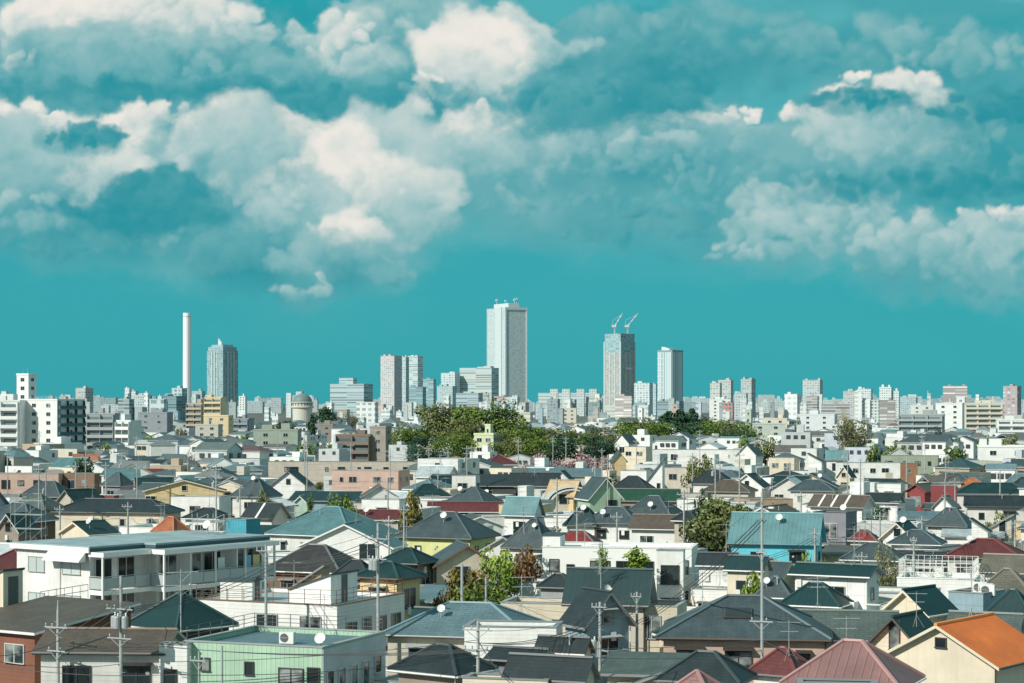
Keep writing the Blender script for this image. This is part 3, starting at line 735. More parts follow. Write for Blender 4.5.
# ------------------------------------------------------------------ apartment blocks, towers
def block(label, nick, x0, x1, yt, d, wall='white', style='bands', yaw=-25, asp=.6, auto=None, name='apartment_block', cat='apartment block', group=None,
          fh=3.0, wc=(.10,.16,.18), bw=3.0, vf=.5, hf=.6, roofhut=True, side=None, z_top=None, hzk=5600.0, ar=1.0):
    th = radians(yaw); cs, sn = cos(th), sin(th)
    S = (x1-x0)/F*d; w = S/(abs(cs)+asp*abs(sn)); l = asp*w
    dc = d+(w*abs(sn)+l*abs(cs))/2; zt = z_top if z_top is not None else wz(yt, dc); zt = max(zt, 4)
    t = thing(name, label, cat, (wx((x0+x1)/2, dc), dc, 0), th, group, nick, auto)
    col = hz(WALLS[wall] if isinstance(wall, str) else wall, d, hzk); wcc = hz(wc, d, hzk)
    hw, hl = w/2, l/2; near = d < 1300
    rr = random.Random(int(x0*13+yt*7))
    flat = mat('flat', hz((.24,.25,.25), d), .9)
    if style == 'plain' or style == 'balcony' : wm = mat('stucco', col, .85, .05, 0, 1, .5 if near else .25)
    elif style == 'grid': wm = mat('facade', col, .6, .05, 0, 1, .3, (fh, bw, wcc, vf, hf, ar))
    elif style == 'bands': wm = mat('facade', col, .6, .05, 0, 1, .3, (fh, 400.0, wcc, vf, .999, ar))
    elif style == 'piers': wm = mat('facade', col, .5, .05, 0, 1, .3, (400.0, bw, wcc, .999, hf, ar))
    B = MB(); B.prism([(-hw,-hl),(hw,-hl),(hw,hl),(-hw,hl)], 0, zt-.6, wm, flat); B.build('wall', t)
    K = MB(); pm = mat('stucco', tuple(x*1.0 for x in col), .85, .05, 0, 1, .2)
    e = .12
    for q in ((-hw-e,hw+e,-hl-e,-hl+.3),(-hw-e,hw+e,hl-.3,hl+e),(-hw-e,-hw+.3,-hl+.302,hl-.302),(hw-.3,hw+e,-hl+.302,hl-.302)): K.box(*q, zt-.6, zt, pm)
    K.build('parapet', t)
    if roofhut:
        for k in range(1 if w < 14 else 2):
            K = MB(); a, c = rr.uniform(.12,.26)*w, rr.uniform(.3,.6)*l; x = rr.uniform(-hw+a/2+.4, hw-a/2-.4); hh = rr.uniform(1.2,2.3)*(1 if d < 2500 else 1.5)
            K.box(x-a/2, x+a/2, -c/2, c/2, zt-.598, zt+hh, pm); K.build('roof_hut', t)
    if style == 'balcony':
        n = int((zt-1)/fh); n0 = max(0, n-9); dk = mat('plain', hz((.05,.06,.06), d), .4); gl = mat('metalwork', hz((.12,.17,.18), d), .2)
        for f in range(n0, n):
            z = zt-.7-(n-f)*fh+.15
            b_ = MB(); b_.box(-hw*.96, hw*.96, -hl-1.25, -hl-.004, z-.14, z, pm); b_.box(-hw*.96, hw*.96, -hl-1.25, -hl-1.13, z+.004, z+1.05, pm)
            nb = max(2, int(w/6)); 
            for k in range(nb+1): x = -hw*.95+k*1.9*hw/nb; b_.box(x-.07, x+.07, -hl-1.12, -hl-.004, z+.004, z+fh-.16, pm)
            b_.build('balcony', t)
            g = MB()
            for k in range(nb): x = -hw*.95+(k+.5)*1.9*hw/nb; q = .36*1.9*hw/nb; g.box(x-q, x+q, -hl-.05, -hl+.1, z+.1, z+2.15, gl if rr.random() < .6 else dk)
            g.build('window', t)
    elif style == 'plain':
        n = min(6, int((zt-1)/fh)); fr = FRAME_W
        for f in range(n):
            z = zt-2.2-f*fh
            if z < 1: break
            for k in range(2 if w > 6 else 1):
                add_window(t, (k-.5)*w*.45 if w > 6 else 0, -hl-.003, z, 0, min(1.7,w*.3), 1.2, fr)
            if near and rr.random() < .8: add_window(t, hw+.003, 0, z, pi/2, 1.4, 1.1, fr)
    zz = zt
    px0, px1 = x0, x1
    yb_ = HOR+(CAMH-4)*F/d
    RECTS.append((x0, x1, yt, yt+.85*(yb_-yt) if auto is None else yb_, d, wx((x0+x1)/2, dc), max(w,l)*.6, auto is None))
    return dict(o=t, w=w, l=l, zt=zt, d=dc, cx=wx((x0+x1)/2, dc), th=th, kind='flat', a=hw, b=hl, He=zt, rise=0, nick=nick, z=lambda x, y: zt-.6, near=near, fm=FRAME_W)
def add_box(h, name, x0, x1, y0, y1, z0, z1, m, parent=None):
    B = MB(); B.box(x0,x1,y0,y1,z0,z1,m); return B.build(name, parent or h['o'])

def landmark_towers():
    # tapering white incinerator chimney
    d = 4400; zt = wz(313, d); cx = wx(187, d)
    t = thing('chimney', 'very tall slim white chimney rising alone above the skyline', 'chimney', (cx, d, 0), .3, None, 'tall white chimney')
    m = mat('stucco', hz((.96,.96,.94), 1500), .8, 0, 0, 1, .1); B = MB()
    B.lathe([(9.6,0),(9.0,zt*.3),(8.6,zt-6),(8.6,zt)], 12, m); B.build('shaft', t)
    K = MB(); K.lathe([(8.7,zt-9),(8.75,zt-7.5)], 12, mat('plain', hz((.3,.3,.3), d), .8)); K.lathe([(8.6,zt),(7.8,zt),(7.8,zt-3),(0,zt-3)], 12, m); K.build('cap', t)
    # teal stepped tower with a fin
    h = block('dark teal glass tower with stepped shoulders and a slanted white fin on top', 'teal stepped tower', 207, 238, 351, 4200, (.16,.25,.27), 'grid', -38, .9, None, 'tower', 'tower', None, 5.4, (.02,.07,.085), 5.6, .55, .62, False)
    w, l, zt = h['w']/2, h['l']/2, h['zt']; m = mat('facade', hz((.20,.28,.29), 4200), .6, 0, 0, 1, .2, (4.0, 4.2, hz((.02,.07,.085), 4200), .5, .6, 1.0)); fl = mat('plain', hz((.6,.64,.63), 4200), .7)
    add_box(h, 'upper_step', -w*.92, w*.92, -l*.92, l*.92, zt-.59, zt+8, m); add_box(h, 'upper_step', -w*.70, w*.70, -l*.70, l*.70, zt+8.01, zt+13, m)
    B = MB(); B.prism([(-w*.45,-2),(-w*.05,-2),(-w*.05,2),(-w*.45,2)], zt+13.01, [zt+27, zt+17, zt+17, zt+27], fl); B.build('fin', h['o'])
    for x in (-w*.33, 0, w*.33): add_box(h, 'pier', x-1.2, x+1.2, -l-1.5, -l-.01, 0, zt-2, fl)
    for y in (-l*.4, 0, l*.4): add_box(h, 'pier', w+.01, w+1.5, y-1.2, y+1.2, 0, zt-2, fl)
    # 60-storey white skyscraper
    d = 4350
    h = block('tallest pale skyscraper with a bright vertical edge and roof antennas', 'tallest white skyscraper', 487, 527, 308.5, d, (.62,.64,.63), 'grid', -62, .62, None, 'skyscraper', 'skyscraper', None, 4.0, (.34,.40,.42), 3.0, .42, .5, False)
    # long face right, narrow bright end left
    w, l, zt = h['w']/2, h['l']/2, h['zt']; wh = mat('stucco', hz((.70,.71,.69), d), .8, 0, 0, 1, .1)
    add_box(h, 'corner_pier', -w*.05, w*.62, -l-2.2, -l-.01, 0, zt+1, wh)
    for x in (-w-.5, w-2.0): add_box(h, 'corner_pier', x, x+2.5, -l-1.0, -l-.012, 0, zt+.6, wh)
    add_box(h, 'corner_pier', w+.01, w+1.5, -l-1.0, -l+2, 0, zt+.6, wh); add_box(h, 'corner_pier', w+.01, w+1.5, l-2, l+1, 0, zt+.6, wh)
    add_box(h, 'roof_band', w+.02, w+1.4, -l+2.01, l-2.01, zt-5, zt+.5, wh)
    add_box(h, 'penthouse', -w*.8, w*.8, -l*.55, l*.45, zt-.59, zt+10, wh)
    for x, y, hh in ((-w*.6,-l*.45,13), (w*.2,-l*.3,9), (w*.6,.2*l,12), (w*.6,.40*l,14)):
        B = MB(); B.tube((x,y,zt+10),(x,y,zt+10+hh),.7,.35,6,wh); B.box(x-2.2,x+2.2,y-2.2,y+2.2,zt+10+hh*.55,zt+10+hh*.8,wh); B.build('antenna_mast', h['o'])
    # tower under construction, two luffing cranes on top
    d = 4200
    h = block('brown banded tower under construction with teal netted top floors', 'tower under construction', 604.5, 634.8, 353, d, (.42,.25,.16), 'grid', -46, .95, None, 'tower', 'tower', None, 4.6, (.18,.16,.15), 4.2, .5, .55, False)
    w, l, zt = h['w']/2, h['l']/2, h['zt']; net = mat('facade', hz((.16,.30,.33), d), .8, 0, 0, 1, .2, (5.0, 7.0, hz((.05,.13,.15), d), .55, .6, 1.0)); st = wz(334, h['d']); wh = mat('stucco', hz((.74,.74,.71), d), .8, 0, 0, 1, .1)
    add_box(h, 'netted_floors', -w*.985, w*.985, -l*.985, l*.985, zt-.59, st, net)
    for x, y in ((-w,-l),(w,-l),(w,l)): add_box(h, 'corner_strip', x-1.4, x+1.4, y-1.4, y+1.4, 0, wz(342, h['d']), wh)
    for x in (-w*.3, w*.3): add_box(h, 'pier', x-.9, x+.9, -l-1.2, -l-.01, 0, zt, wh)
    for y in (-l*.3, l*.3): add_box(h, 'pier', w+.01, w+1.2, y-.9, y+.9, 0, zt, wh)
    add_box(h, 'sign_panel', w+.011, w+1.6, -l*.28, l*.55, wz(370, h['d']), wz(367.5, h['d']), wh)
    rd = mat('metalwork', hz((.62,.16,.12), d), .5); wt = mat('metalwork', hz((.8,.8,.78), d), .5)
    for px, tip, lab in ((614.5, (622.3, 313.5), 'left red and white crane on the tower under construction'), (627.5, (637.8, 313.5), 'right red and white crane on the tower under construction')):
        dd = h['d']; b0 = P3(px, 334, dd); c = thing('tower_crane', lab, 'crane', b0, 0, 'cranes on the unfinished tower')
        B = MB(); B.tube((0,0,0),(0,0,14),2.0,1.8,4,rd); B.build('mast', c)
        B = MB(); B.box(-5,3.2,-3,3,14,19,wt); B.box(-7,-4,-2.5,2.5,15,18,rd); B.build('machine_deck', c)
        v = P3(tip[0], tip[1], dd)-b0; s = Vector((1,0,18)); J = MB()
        for k in range(6): p, q = s.lerp(v,k/6), s.lerp(v,(k+1)/6); J.tube(p, q, 1.5, 1.4, 4, rd if k%2 else wt)
        J.build('jib', c)
        J = MB(); J.path([(-5,0,18),(-3,0,30),tuple(s.lerp(v,.85))], .35, 4, wt); J.build('stay_cable', c)
    # striped tower with curved crown
    d = 4100
    h = block('white striped residential tower with a curved crown on its left', 'striped curved-top tower', 657.5, 683, 352, d, (.72,.73,.71), 'piers', -42, .95, None, 'tower', 'tower', None, 3.6, (.10,.13,.16), 6.2, .5, .5, False)
    w, l, zt = h['w']/2, h['l']/2, h['zt']; wh = mat('stucco', hz((.8,.8,.78), d), .8, 0, 0, 1, .1); dkm = mat('plain', hz((.05,.09,.11), d), .6)
    add_box(h, 'dark_cornice', -w-.6, w+.6, -l-.6, l+.6, zt+.01, zt+3.5, dkm)
    B = MB(); n = 8
    for k in range(n):
        a0, a1 = pi*.5*k/n, pi*.5*(k+1)/n
        B.box(-w*.6+w*1.1*k/n, -w*.6+w*1.1*(k+1)/n, -l*.8, l*.2, zt+3.51, zt+4.5+6*cos(a0*.95), wh)
    B.build('curved_crown', h['o'])
    for z in range(30, int(zt), 12): add_box(h, 'floor_band', -w-.35, -w*.05, -l-.5, -l-.012, z, z+1.2, wh)
    # water tower with a green dome
    d = 1500; cx = wx(302.5, d); z1 = wz(411, d); t = thing('water_tower', 'round cream water tower with arched rim under a dark green dome', 'water tower', (cx, d, 0), 0, None, 'domed water tower')
    cr = mat('stucco', hz((.66,.60,.48), d), .8, 0, 0, 1, .4); gr = mat('seam', hz((.10,.17,.16), d), .6)
    B = MB(); B.lathe([(7.4,0),(7.4,z1+2)], 28, cr); B.build('drum', t)
    B = MB(); B.lathe([(7.4,z1+2),(8.6,z1+2.6),(8.6,z1+3.6),(7.6,z1+3.8),(7.6,z1+6.0),(8.4,z1+6.2),(8.4,z1+6.8),(7.0,z1+6.9)], 28, cr); B.build('gallery', t)
    for k in range(20):
        a = 2*pi*k/20; B = MB(); B.box(-.55,.55,-.06,.06,z1+4.1,z1+5.8,mat('plain', hz((.08,.09,.09), d), .7)); o = B.build('arch_opening', t, (7.66*cos(a),7.66*sin(a),0), a+pi/2)
    B = MB(); zd = z1+6.9; B.lathe([(7.2*cos(q*pi/16),zd+6.2*sin(q*pi/16)) for q in range(8)]+[(.8,zd+6.3)], 28, gr); B.build('dome', t, None, None, True)
    B = MB(); B.lathe([(.9,zd+6.2),(.9,zd+7.8),(.2,zd+8.6),(.1,zd+10)], 8, gr); B.build('lantern', t)
# ------------------------------------------------------------------ one-off buildings
PALE_GL = mat('plain', (.50,.56,.55), .25)
def balcony_block():
    d = 152.8; c = P3(90, 549, d); L, W = 17.8, 8.6
    t = thing('apartment_block', 'long white apartment building with stepped balconies and flat blue-grey roof', 'apartment block', (c.x, c.y, 0), radians(-37), None, 'white balcony apartment building')
    wm = wallm('white', 'stucco', .8); rm = mat('flat', (.33,.41,.43), .6); fa = mat('metalwork', (.05,.11,.125), .5); wh = wallm('white', 'plain'); gl = mat('metalwork', (.44,.49,.49), .3, .05)
    B = MB(); B.prism([(-W,0),(0,0),(0,5.6),(1.3,5.6),(1.3,L),(-W,L)], 0, 8.8, wm); B.build('wall', t)
    B = MB(); B.prism([(-W-.3,-.3),(.25,-.3),(.25,5.3),(1.55,5.3),(1.55,L+.3),(-W-.3,L+.3)], 9.06, 9.2, rm); ro = B.build('roof', t)
    B = MB(); B.prism([(-W-.28,-.28),(.23,-.28),(.23,5.32),(1.53,5.32),(1.53,L+.28),(-W-.28,L+.28)], 8.81, 9.055, fa); B.build('fascia', ro)
    B = MB(); B.box(-W-.34, .30, -.42, -.302, 8.72, 9.10, wh); B.build('fascia', ro)
    B = MB(); B.prism([(.04,-.2),(1.75,-.2),(1.75,4.7),(3.2,4.7),(3.2,10.5),(2.9,10.5),(2.9,L),(.04,L)], 8.42, 8.78, wh, rm); B.build('canopy', t)
    B = MB(); B.prism([(-4.4,-1.0),(-.15,-1.0),(-.15,-.305),(-4.4,-.305)], [8.0]*4, [8.08,8.08,8.75,8.75], wh); B.build('awning', t)
    for z in (3.0, 5.86):
        S = MB(); S.prism([(.004,-.1),(1.55,-.1),(1.55,4.8),(3.05,4.8),(3.05,10.45),(2.75,10.45),(2.75,L-.3),(1.304,L-.3),(1.304,5.596),(.004,5.596)], z-.34, z, wh); b_ = S.build('balcony', t)
        for (p, q) in (((.05,-.08),(1.53,-.08)), ((1.53,-.08),(1.53,4.8)), ((1.53,4.82),(3.03,4.82)), ((3.03,4.82),(3.03,10.4)), ((2.73,10.5),(2.73,14.0)), ((2.73,14.02),(2.73,L-.3))):
            K = MB(); p, q = Vector((*p,0)), Vector((*q,0)); u = (q-p).normalized(); ln = (q-p).length; n = max(1, int(ln/1.3))
            nn = Vector((-u.y,u.x,0))*.02
            for k in range(n):
                a, e = p+u*(ln*k/n+.05), p+u*(ln*(k+1)/n-.05)
                K.prism([(a-nn)[:2],(e-nn)[:2],(e+nn)[:2],(a+nn)[:2]], z+.12, z+.95, gl)
            K.tube(p+Vector((0,0,z+1.05)), q+Vector((0,0,z+1.05)), .035, .035, 5, METAL)
            for k in range(n+1): a = p+u*ln*k/n; K.tube(a+Vector((0,0,z)), a+Vector((0,0,z+1.05)), .025, .025, 4, METAL)
            K.build('railing', b_)
    for x, y in ((1.5,-.05),(3.0,4.85),(3.0,7.6),(3.0,10.35),(2.7,14.0),(2.7,L-.4)):
        K = MB(); K.box(x-.07,x+.07,y-.07,y+.07,0,8.41,PLAST_W); K.build('column', t)
    for y in (8.1, 13.2): K = MB(); K.box(1.31,2.6,y-.06,y+.06,5.87,8.40,wh); K.build('partition', t)
    for z in (1.6, 4.35, 7.15):
        for y, w_ in ((1.3,1.6),(3.6,1.6)): add_window(t, .004, y, z, pi/2, w_, 2.0, FRAME_W)
        for y, w_ in ((6.8,1.7),(9.4,1.8),(11.6,1.8),(14.2,1.8),(16.4,1.5)): add_window(t, 1.304, y, z, pi/2, w_, 2.0, FRAME_W)
        add_window(t, -6.2, -.004, z+.4, 0, 1.75, 1.1, METAL, 0, PALE_GL); add_window(t, -2.1, -.004, z+.4, 0, 2.0, 1.1, METAL, 0, PALE_GL)
    K = MB(); K.tube((-3.4,-.06,0),(-3.4,-.06,8.7),.05,.05,6,PLAST_W); K.build('drainpipe', t)
    h = dict(o=t, nick='white balcony apartment building', kind='flat', a=W/2, b=L/2, He=9.2, rise=0, cx=c.x-W/2*cos(radians(37))+L/2*sin(radians(37)), d=c.y+W/2*sin(radians(37))+L/2*cos(radians(37)), th=radians(-37), w=W, l=L, near=True, fm=FRAME_W, z=lambda x, y: 9.2)
    RECTS.append((0, 270, 535, 640, 152, h['cx'], 13, True)); RECTS.append((0, 90, 540, 640, 152, wx(40,160), 8, True))
    # laundry hung on the upper balcony
    for k, (y, cc) in enumerate(((11.3,(.8,.8,.78)),(14.3,(.25,.55,.75)),(15.3,(.75,.6,.3)),(16.3,(.8,.75,.7)))):
        B = MB(); B.box(2.3,2.34,y,y+.75,6.75,7.75,mat('stucco', cc, .9)); q = B.build('laundry', None, (c.x, c.y, 0), radians(-37))
        tag(q, ['white sheet hung on the white balcony apartment building', 'blue laundry cloth drying on the white balcony apartment building', 'ochre laundry cloth drying on the white balcony apartment building', 'pale pink laundry cloth at the far end of the balconies'][k], 'laundry', 'laundry on the balconies')
    return h

def arch_house():
    """timber-arched gable house behind the pale green gable"""
    d = dep(500, 3.2); cx = wx(572, d); s = d/F
    t = thing('arched_house', 'cream house front with big double arched roof rim and tall windows', 'house', (cx, d, 0), radians(8), None, 'double-arched house front')
    W = 22*s; w0 = W; cr = wallm('cream'); rim = wallm('offwhite', 'plain'); zt = wz(490, d)
    pl = [(-W,0,0),(W,0,0)]+[(W*cos(a),0,2.2+(zt-2.2)*sin(a)) for a in np.linspace(0,pi,15)]
    B = MB(); B.poly(pl, cr); B.poly([(p[0],6,p[2]) for p in pl][::-1], cr); B.build('wall', t)
    for k, (m_, y0, y1) in enumerate(((1.0,-.5,6.2),(1.18,-.1,6.6))):
        K = MB(); A = np.linspace(0,pi,19)
        for a, b in zip(A, A[1:]):
            ro, ri = m_*1.06, m_*.98
            f = lambda r, a_: (W*r*cos(a_), 2.2+(zt-2.2)*r*sin(a_))
            (xa,za),(xb,zb),(xc,zc),(xd,zd) = f(ro,a), f(ro,b), f(ri,b), f(ri,a)
            K.poly([(xa,y0,za),(xb,y0,zb),(xc,y0,zc),(xd,y0,zd)], rim); K.poly([(xa,y0,za),(xa,y1,za),(xb,y1,zb),(xb,y0,zb)], roofm('pale','seam')); K.poly([(xd,y0,zd),(xc,y0,zc),(xc,y1,zc),(xd,y1,zd)], rim)
        K.build('arch_roof', t)
    for x in (-W*.42, 0, W*.42): add_window(t, x, -.004, 3.4, 0, W*.3, 1.5, FRAME_D)
    RECTS.append((545, 600, 486, 512, d, cx, 6, True))

def handrail(px0, py0, px1, py1, d, label, h=1.0, n=6):
    a, b = P3(px0,py0,d), P3(px1,py1,d*1.03); K = MB(); o = (a+b)/2
    for z in (h, h*.55): K.tube(a-o+Vector((0,0,z)), b-o+Vector((0,0,z)), .025, .025, 5, METAL_D)
    for k in range(n+1): p = a.lerp(b,k/n)-o; K.tube(p, p+Vector((0,0,h)), .02, .02, 4, METAL_D)
    q = K.build('railing', None, o); tag(q, label, 'railing', 'roof terrace railings'); return q
def rail_on(h, label, name='railing', m=None, hh=1.0, off=0.0, step=1.2, faces='FR'):
    """railing standing on the parapet of a flat house"""
    a, b = h['w']/2-.12, h['l']/2-.12; m = m or METAL_D; K = MB(); z = off
    segs = {'F': ((-a,-b),(a,-b)), 'R': ((a,-b),(a,b)), 'B': ((-a,b),(a,b)), 'L': ((-a,-b),(-a,b))}
    for f in faces:
        p, q = segs[f]; p, q = Vector((*p,z)), Vector((*q,z)); n = max(2, int((q-p).length/step))
        for dz in (hh, hh*.66, hh*.33): K.tube(p+Vector((0,0,dz)), q+Vector((0,0,dz)), .022, .022, 4, m)
        for k in range(n+1): v = p.lerp(q,k/n); K.tube(v, v+Vector((0,0,hh)), .025, .025, 4, m)
    o = K.build(name, None, (h['cx'], h['d'], h['He']+.06), h['th']); tag(o, label, 'railing', 'roof terrace railings'); return o
def penthouse(h, x0, x1, y0, y1, zt, wall, label, slope=None, door=None, nick=None):
    """stair hut standing on a flat roof (its own thing)"""
    p = h_world(h, (x0+x1)/2, (y0+y1)/2, h['z']((x0+x1)/2, (y0+y1)/2)-(.5 if h['kind'] != 'flat' else 0))
    t = thing('stair_hut', label, 'stair hut', p, h['th'], 'stair huts on flat roofs', nick)
    a, b = (x1-x0)/2, (y1-y0)/2; zz = zt-p.z; wm = wallm(wall)
    z = [zz]*4 if slope is None else ([zz*slope, zz, zz, zz*slope] if slope > 0 else [zz, zz*-slope, zz*-slope, zz])
    B = MB(); B.prism([(-a,-b),(a,-b),(a,b),(-a,b)], .02, z, wm); B.build('wall', t)
    B = MB(); B.prism([(-a-.1,-b-.1),(a+.1,-b-.1),(a+.1,b+.1),(-a-.1,b+.1)], [q+.004 for q in z], [q+.14 for q in z], roofm('slate','seam')); B.build('roof', t)
    if door:
        B = MB(); B.box(-.42,.42,-.05,.0,.05,2.0,METAL_D)
        d_ = B.build('door', t, {'F': (0,-b-.003,0), 'R': (a+.003,0,0)}[door], {'F': 0, 'R': pi/2}[door])
        K = MB(); K.tube((.3,-.10,1),(.3,-.05,1),.03,.03,6,METAL); K.build('handle', d_)
    return t
def scaffold(px0, px1, ytop, d, label):
    x0, x1, zt = wx(px0,d), wx(px1,d), wz(ytop,d); t = thing('scaffold', label, 'scaffolding', ((x0+x1)/2, d, 0), radians(-20), 'scaffolding around building work')
    W = x1-x0; n = max(2, int(W/1.6)); B = MB()
    for k in range(n+1):
        for y in (0, .9): B.tube((-W/2+W*k/n,y,0),(-W/2+W*k/n,y,zt),.03,.03,5,METAL)
    z = 1.7
    while z < zt:
        for y in (0,.9): B.tube((-W/2,y,z),(W/2,y,z),.026,.026,4,METAL)
        for k in range(n): B.tube((-W/2+W*k/n,0,z),(-W/2+W*(k+1)/n,0,min(zt,z+1.6)),.02,.02,4,METAL)
        z += 1.7
    B.build('frame', t)
    K = MB(); z = 1.72
    while z < zt: K.box(-W/2,W/2,.1,.8,z+.03,z+.08,METAL); z += 1.7
    K.build('platform', t)
build_env()
# ------------------------------------------------------------------ the near town, house by house
# columns and rows of the photograph fix bearing; eave height and row fix distance on the ground
A1 = balcony_block()
NH = {}
def local(h, px, d):
    v = Vector((wx(px, d)-h['cx'], d-h['d'])); c, s = cos(-h['th']), sin(-h['th']); return Vector((v.x*c-v.y*s, v.x*s+v.y*c))
def Hs(key, label, nick, x0, x1, ye, yr, kind, **k):
    if ye < 555 and kind != 'flat': k['He'] = k.get('He', 5.7)*.86
    NH[key] = house(label, nick, x0, x1, ye, yr, kind, **k); return NH[key]
# bottom left
Hs('rb', 'low brown-roofed house with terracotta red wall at the bottom left corner', 'terracotta-walled house', -60, 142, 633, 599, 'shed', He=6.2, yaw=-34, asp=1.05, wall='terracotta', roof='brown', wk='siding', trim='white', yb=690)
Hs('b2', 'white-walled house under a brown tiled ridge roof in front of the terracotta-walled house', 'white house with brown roof', 40, 184, 653, 629, 'gablex', He=5.4, yaw=-4, asp=.75, wall='offwhite', roof='brown', yb=690, trim='grey')
Hs('dh', 'very dark green pyramid-roofed house below the white balcony apartment building', 'dark green pyramid roof', 122, 240, 631, 593, 'hip', He=5.2, yaw=-42, asp=.95, wall='dark', roof='green', rk='seam', yb=640)
Hs('gb', 'mint green flat-roofed building with a pale shaded side and square windows', 'mint green flat-roofed building', 186, 387, 648, None, 'flat', He=6.0, yaw=-21, asp=.95, wall='mint', roof='steel', wk='ribbed', trim='grey', yb=700,
   wins=[('F',.28,3.7,1.5,2.0),('F',.44,3.7,.7,2.2),('F',-.02,4.6,.5,.7),('F',-.34,4.7,.5,.7)], frame=FRAME_D)
Hs('gw', 'small white box annex joined to the left end of the mint green building', 'white annex', 160, 192, 645, None, 'flat', He=5.9, yaw=-10, asp=.6, wall='white', roof='steel', yb=700, wins=[('F',-.1,4.0,.7,.8)])
Hs('tb', 'white flat building with railed roof terrace and a row of windows below it', 'white roof-terrace building', 194, 408, 606, None, 'flat', He=6.0, yaw=-24, asp=.88, wall='white', roof='pale', trim='brown', yb=630,
   wins=[('F',.02,4.75,1.6,.8),('F',.32,4.75,1.6,.8),('R',-.3,4.0,1.4,1.3),('R',-.08,4.0,1.2,1.6),('R',.14,4.0,1.4,1.3),('R',.36,4.0,1.4,1.3)])
Hs('wl', 'white low wing with pale terrace behind the dark green pyramid roof', 'white low terrace wing', 196, 262, 603, None, 'flat', He=5.8, yaw=-15, asp=.9, wall='white', roof='pale', yb=625, wins=None)

Hs('dk1', 'house with wide black-brown hip roof below the white jerkin-head gable', 'black-brown hip roof', 262, 372, 573, 545, 'hip', He=5.4, yaw=-22, asp=.8, wall='brown', roof=(.04,.038,.038), yb=590)
Hs('dk2', 'small dark slate hip roof tucked behind the yellow house', 'small dark slate hip', 330, 382, 578, 560, 'hip', He=5.2, yaw=-20, asp=.8, wall='brown', roof='dark', yb=590)
Hs('yh', 'yellow-orange house with brown hip roof beside the railed roof terrace', 'yellow-orange house', 352, 428, 579, 562, 'hip', He=6.4, yaw=-32, asp=.9, wall='yellow', roof='green', rk='slate', yb=605, trim='brown')
Hs('yw', 'sloping yellow wing running down left from the yellow-orange house', 'sloping yellow wing', 328, 396, 590, 577, 'shedR', He=4.9, yaw=-20, asp=.7, wall='yellow', roof='brown', yb=600, wins=[('F',.25,4.6,.8,.8)])
Hs('tn', 'tan stair tower house with a sloped olive roof on its left', 'tan stair tower house', 279, 334, 596, 563, 'shedR', He=5.4, yaw=-14, asp=.7, wall='tan', roof='moss', yb=605, wins=None)
Hs('jk', 'white house with low wide slate roof and a broad clipped gable front', 'white jerkin-head gable', 296, 408, 548, 524, 'gable', He=5.4, yaw=-12, asp=.55, wall='white', roof='teal', yb=565, trim='white', wins=[('F',.25,4.2,1.8,1.6)])
Hs('th', 'big pale teal pyramid-roofed house left of centre', 'big teal pyramid roof', 264, 402, 537, 507, 'hip', He=5.6, yaw=-30, asp=.85, wall='offwhite', roof='teal', yb=550)
Hs('gp', 'grey-walled house with dark green pyramid roof beside the palm bushes', 'dark green square pyramid roof', 377, 440, 564, 548, 'hip', He=5.6, yaw=-28, asp=.9, wall='taupe', roof='green', yb=582)
Hs('cg', 'cream gable under a slate roof beside the bright green tree', 'cream gable by the green tree', 420, 504, 567, 545, 'gable', He=5.2, yaw=12, asp=.9, wall='cream', roof='slate', yb=575, trim='brown', wins=[('F',-.1,4.6,1.4,1.1)])
Hs('sh', 'large dark slate hip roof over a yellow-green walled house', 'large slate hip over lime wall', 393, 502, 539, 512, 'hip', He=5.7, yaw=-24, asp=.8, wall='lime', roof='slate', yb=552)
Hs('st', 'big steel-blue hip roof in front of the green trees', 'big steel-blue hip roof', 378, 562, 639, 603, 'hip', He=5.2, yaw=-14, asp=.72, wall='beige', roof='steel', yb=655, trim='white')
Hs('wb', 'white blank-walled flat building covering the right end of the steel-blue roof', 'white blank-walled building', 464, 564, 628, None, 'flat', He=6.2, yaw=-8, asp=.6, wall='white', roof='steel', yb=665, wins=None)
Hs('gr', 'low grey concrete flat roof in front of the big steel-blue hip roof', 'low grey flat roof', 384, 436, 655, None, 'flat', He=3.6, yaw=-14, asp=.7, wall='palegrey', roof='grey', yb=668, wins=None)
Hs('bk', 'house with near-black green hip roof at the bottom beside the mint building', 'near-black hip roof', 386, 500, 676, 645, 'hip', He=5.0, yaw=-36, asp=.8, wall='taupe', roof='dark', yb=700, rk='slate')
Hs('bb', 'pale blue-grey flat-roofed house cut off by the bottom edge of the photo', 'pale flat roof at the bottom edge', 462, 556, 681, None, 'flat', He=5.4, yaw=-14, asp=.4, wall='cream', roof='teal', yb=700)
Hs('bs', 'shaded slate-roofed house right of the near-black hip roof', 'shaded slate-roofed house', 482, 560, 662, 648, 'gablex', He=5.2, yaw=-25, asp=.8, wall='steelgrey', roof='dark', yb=680)
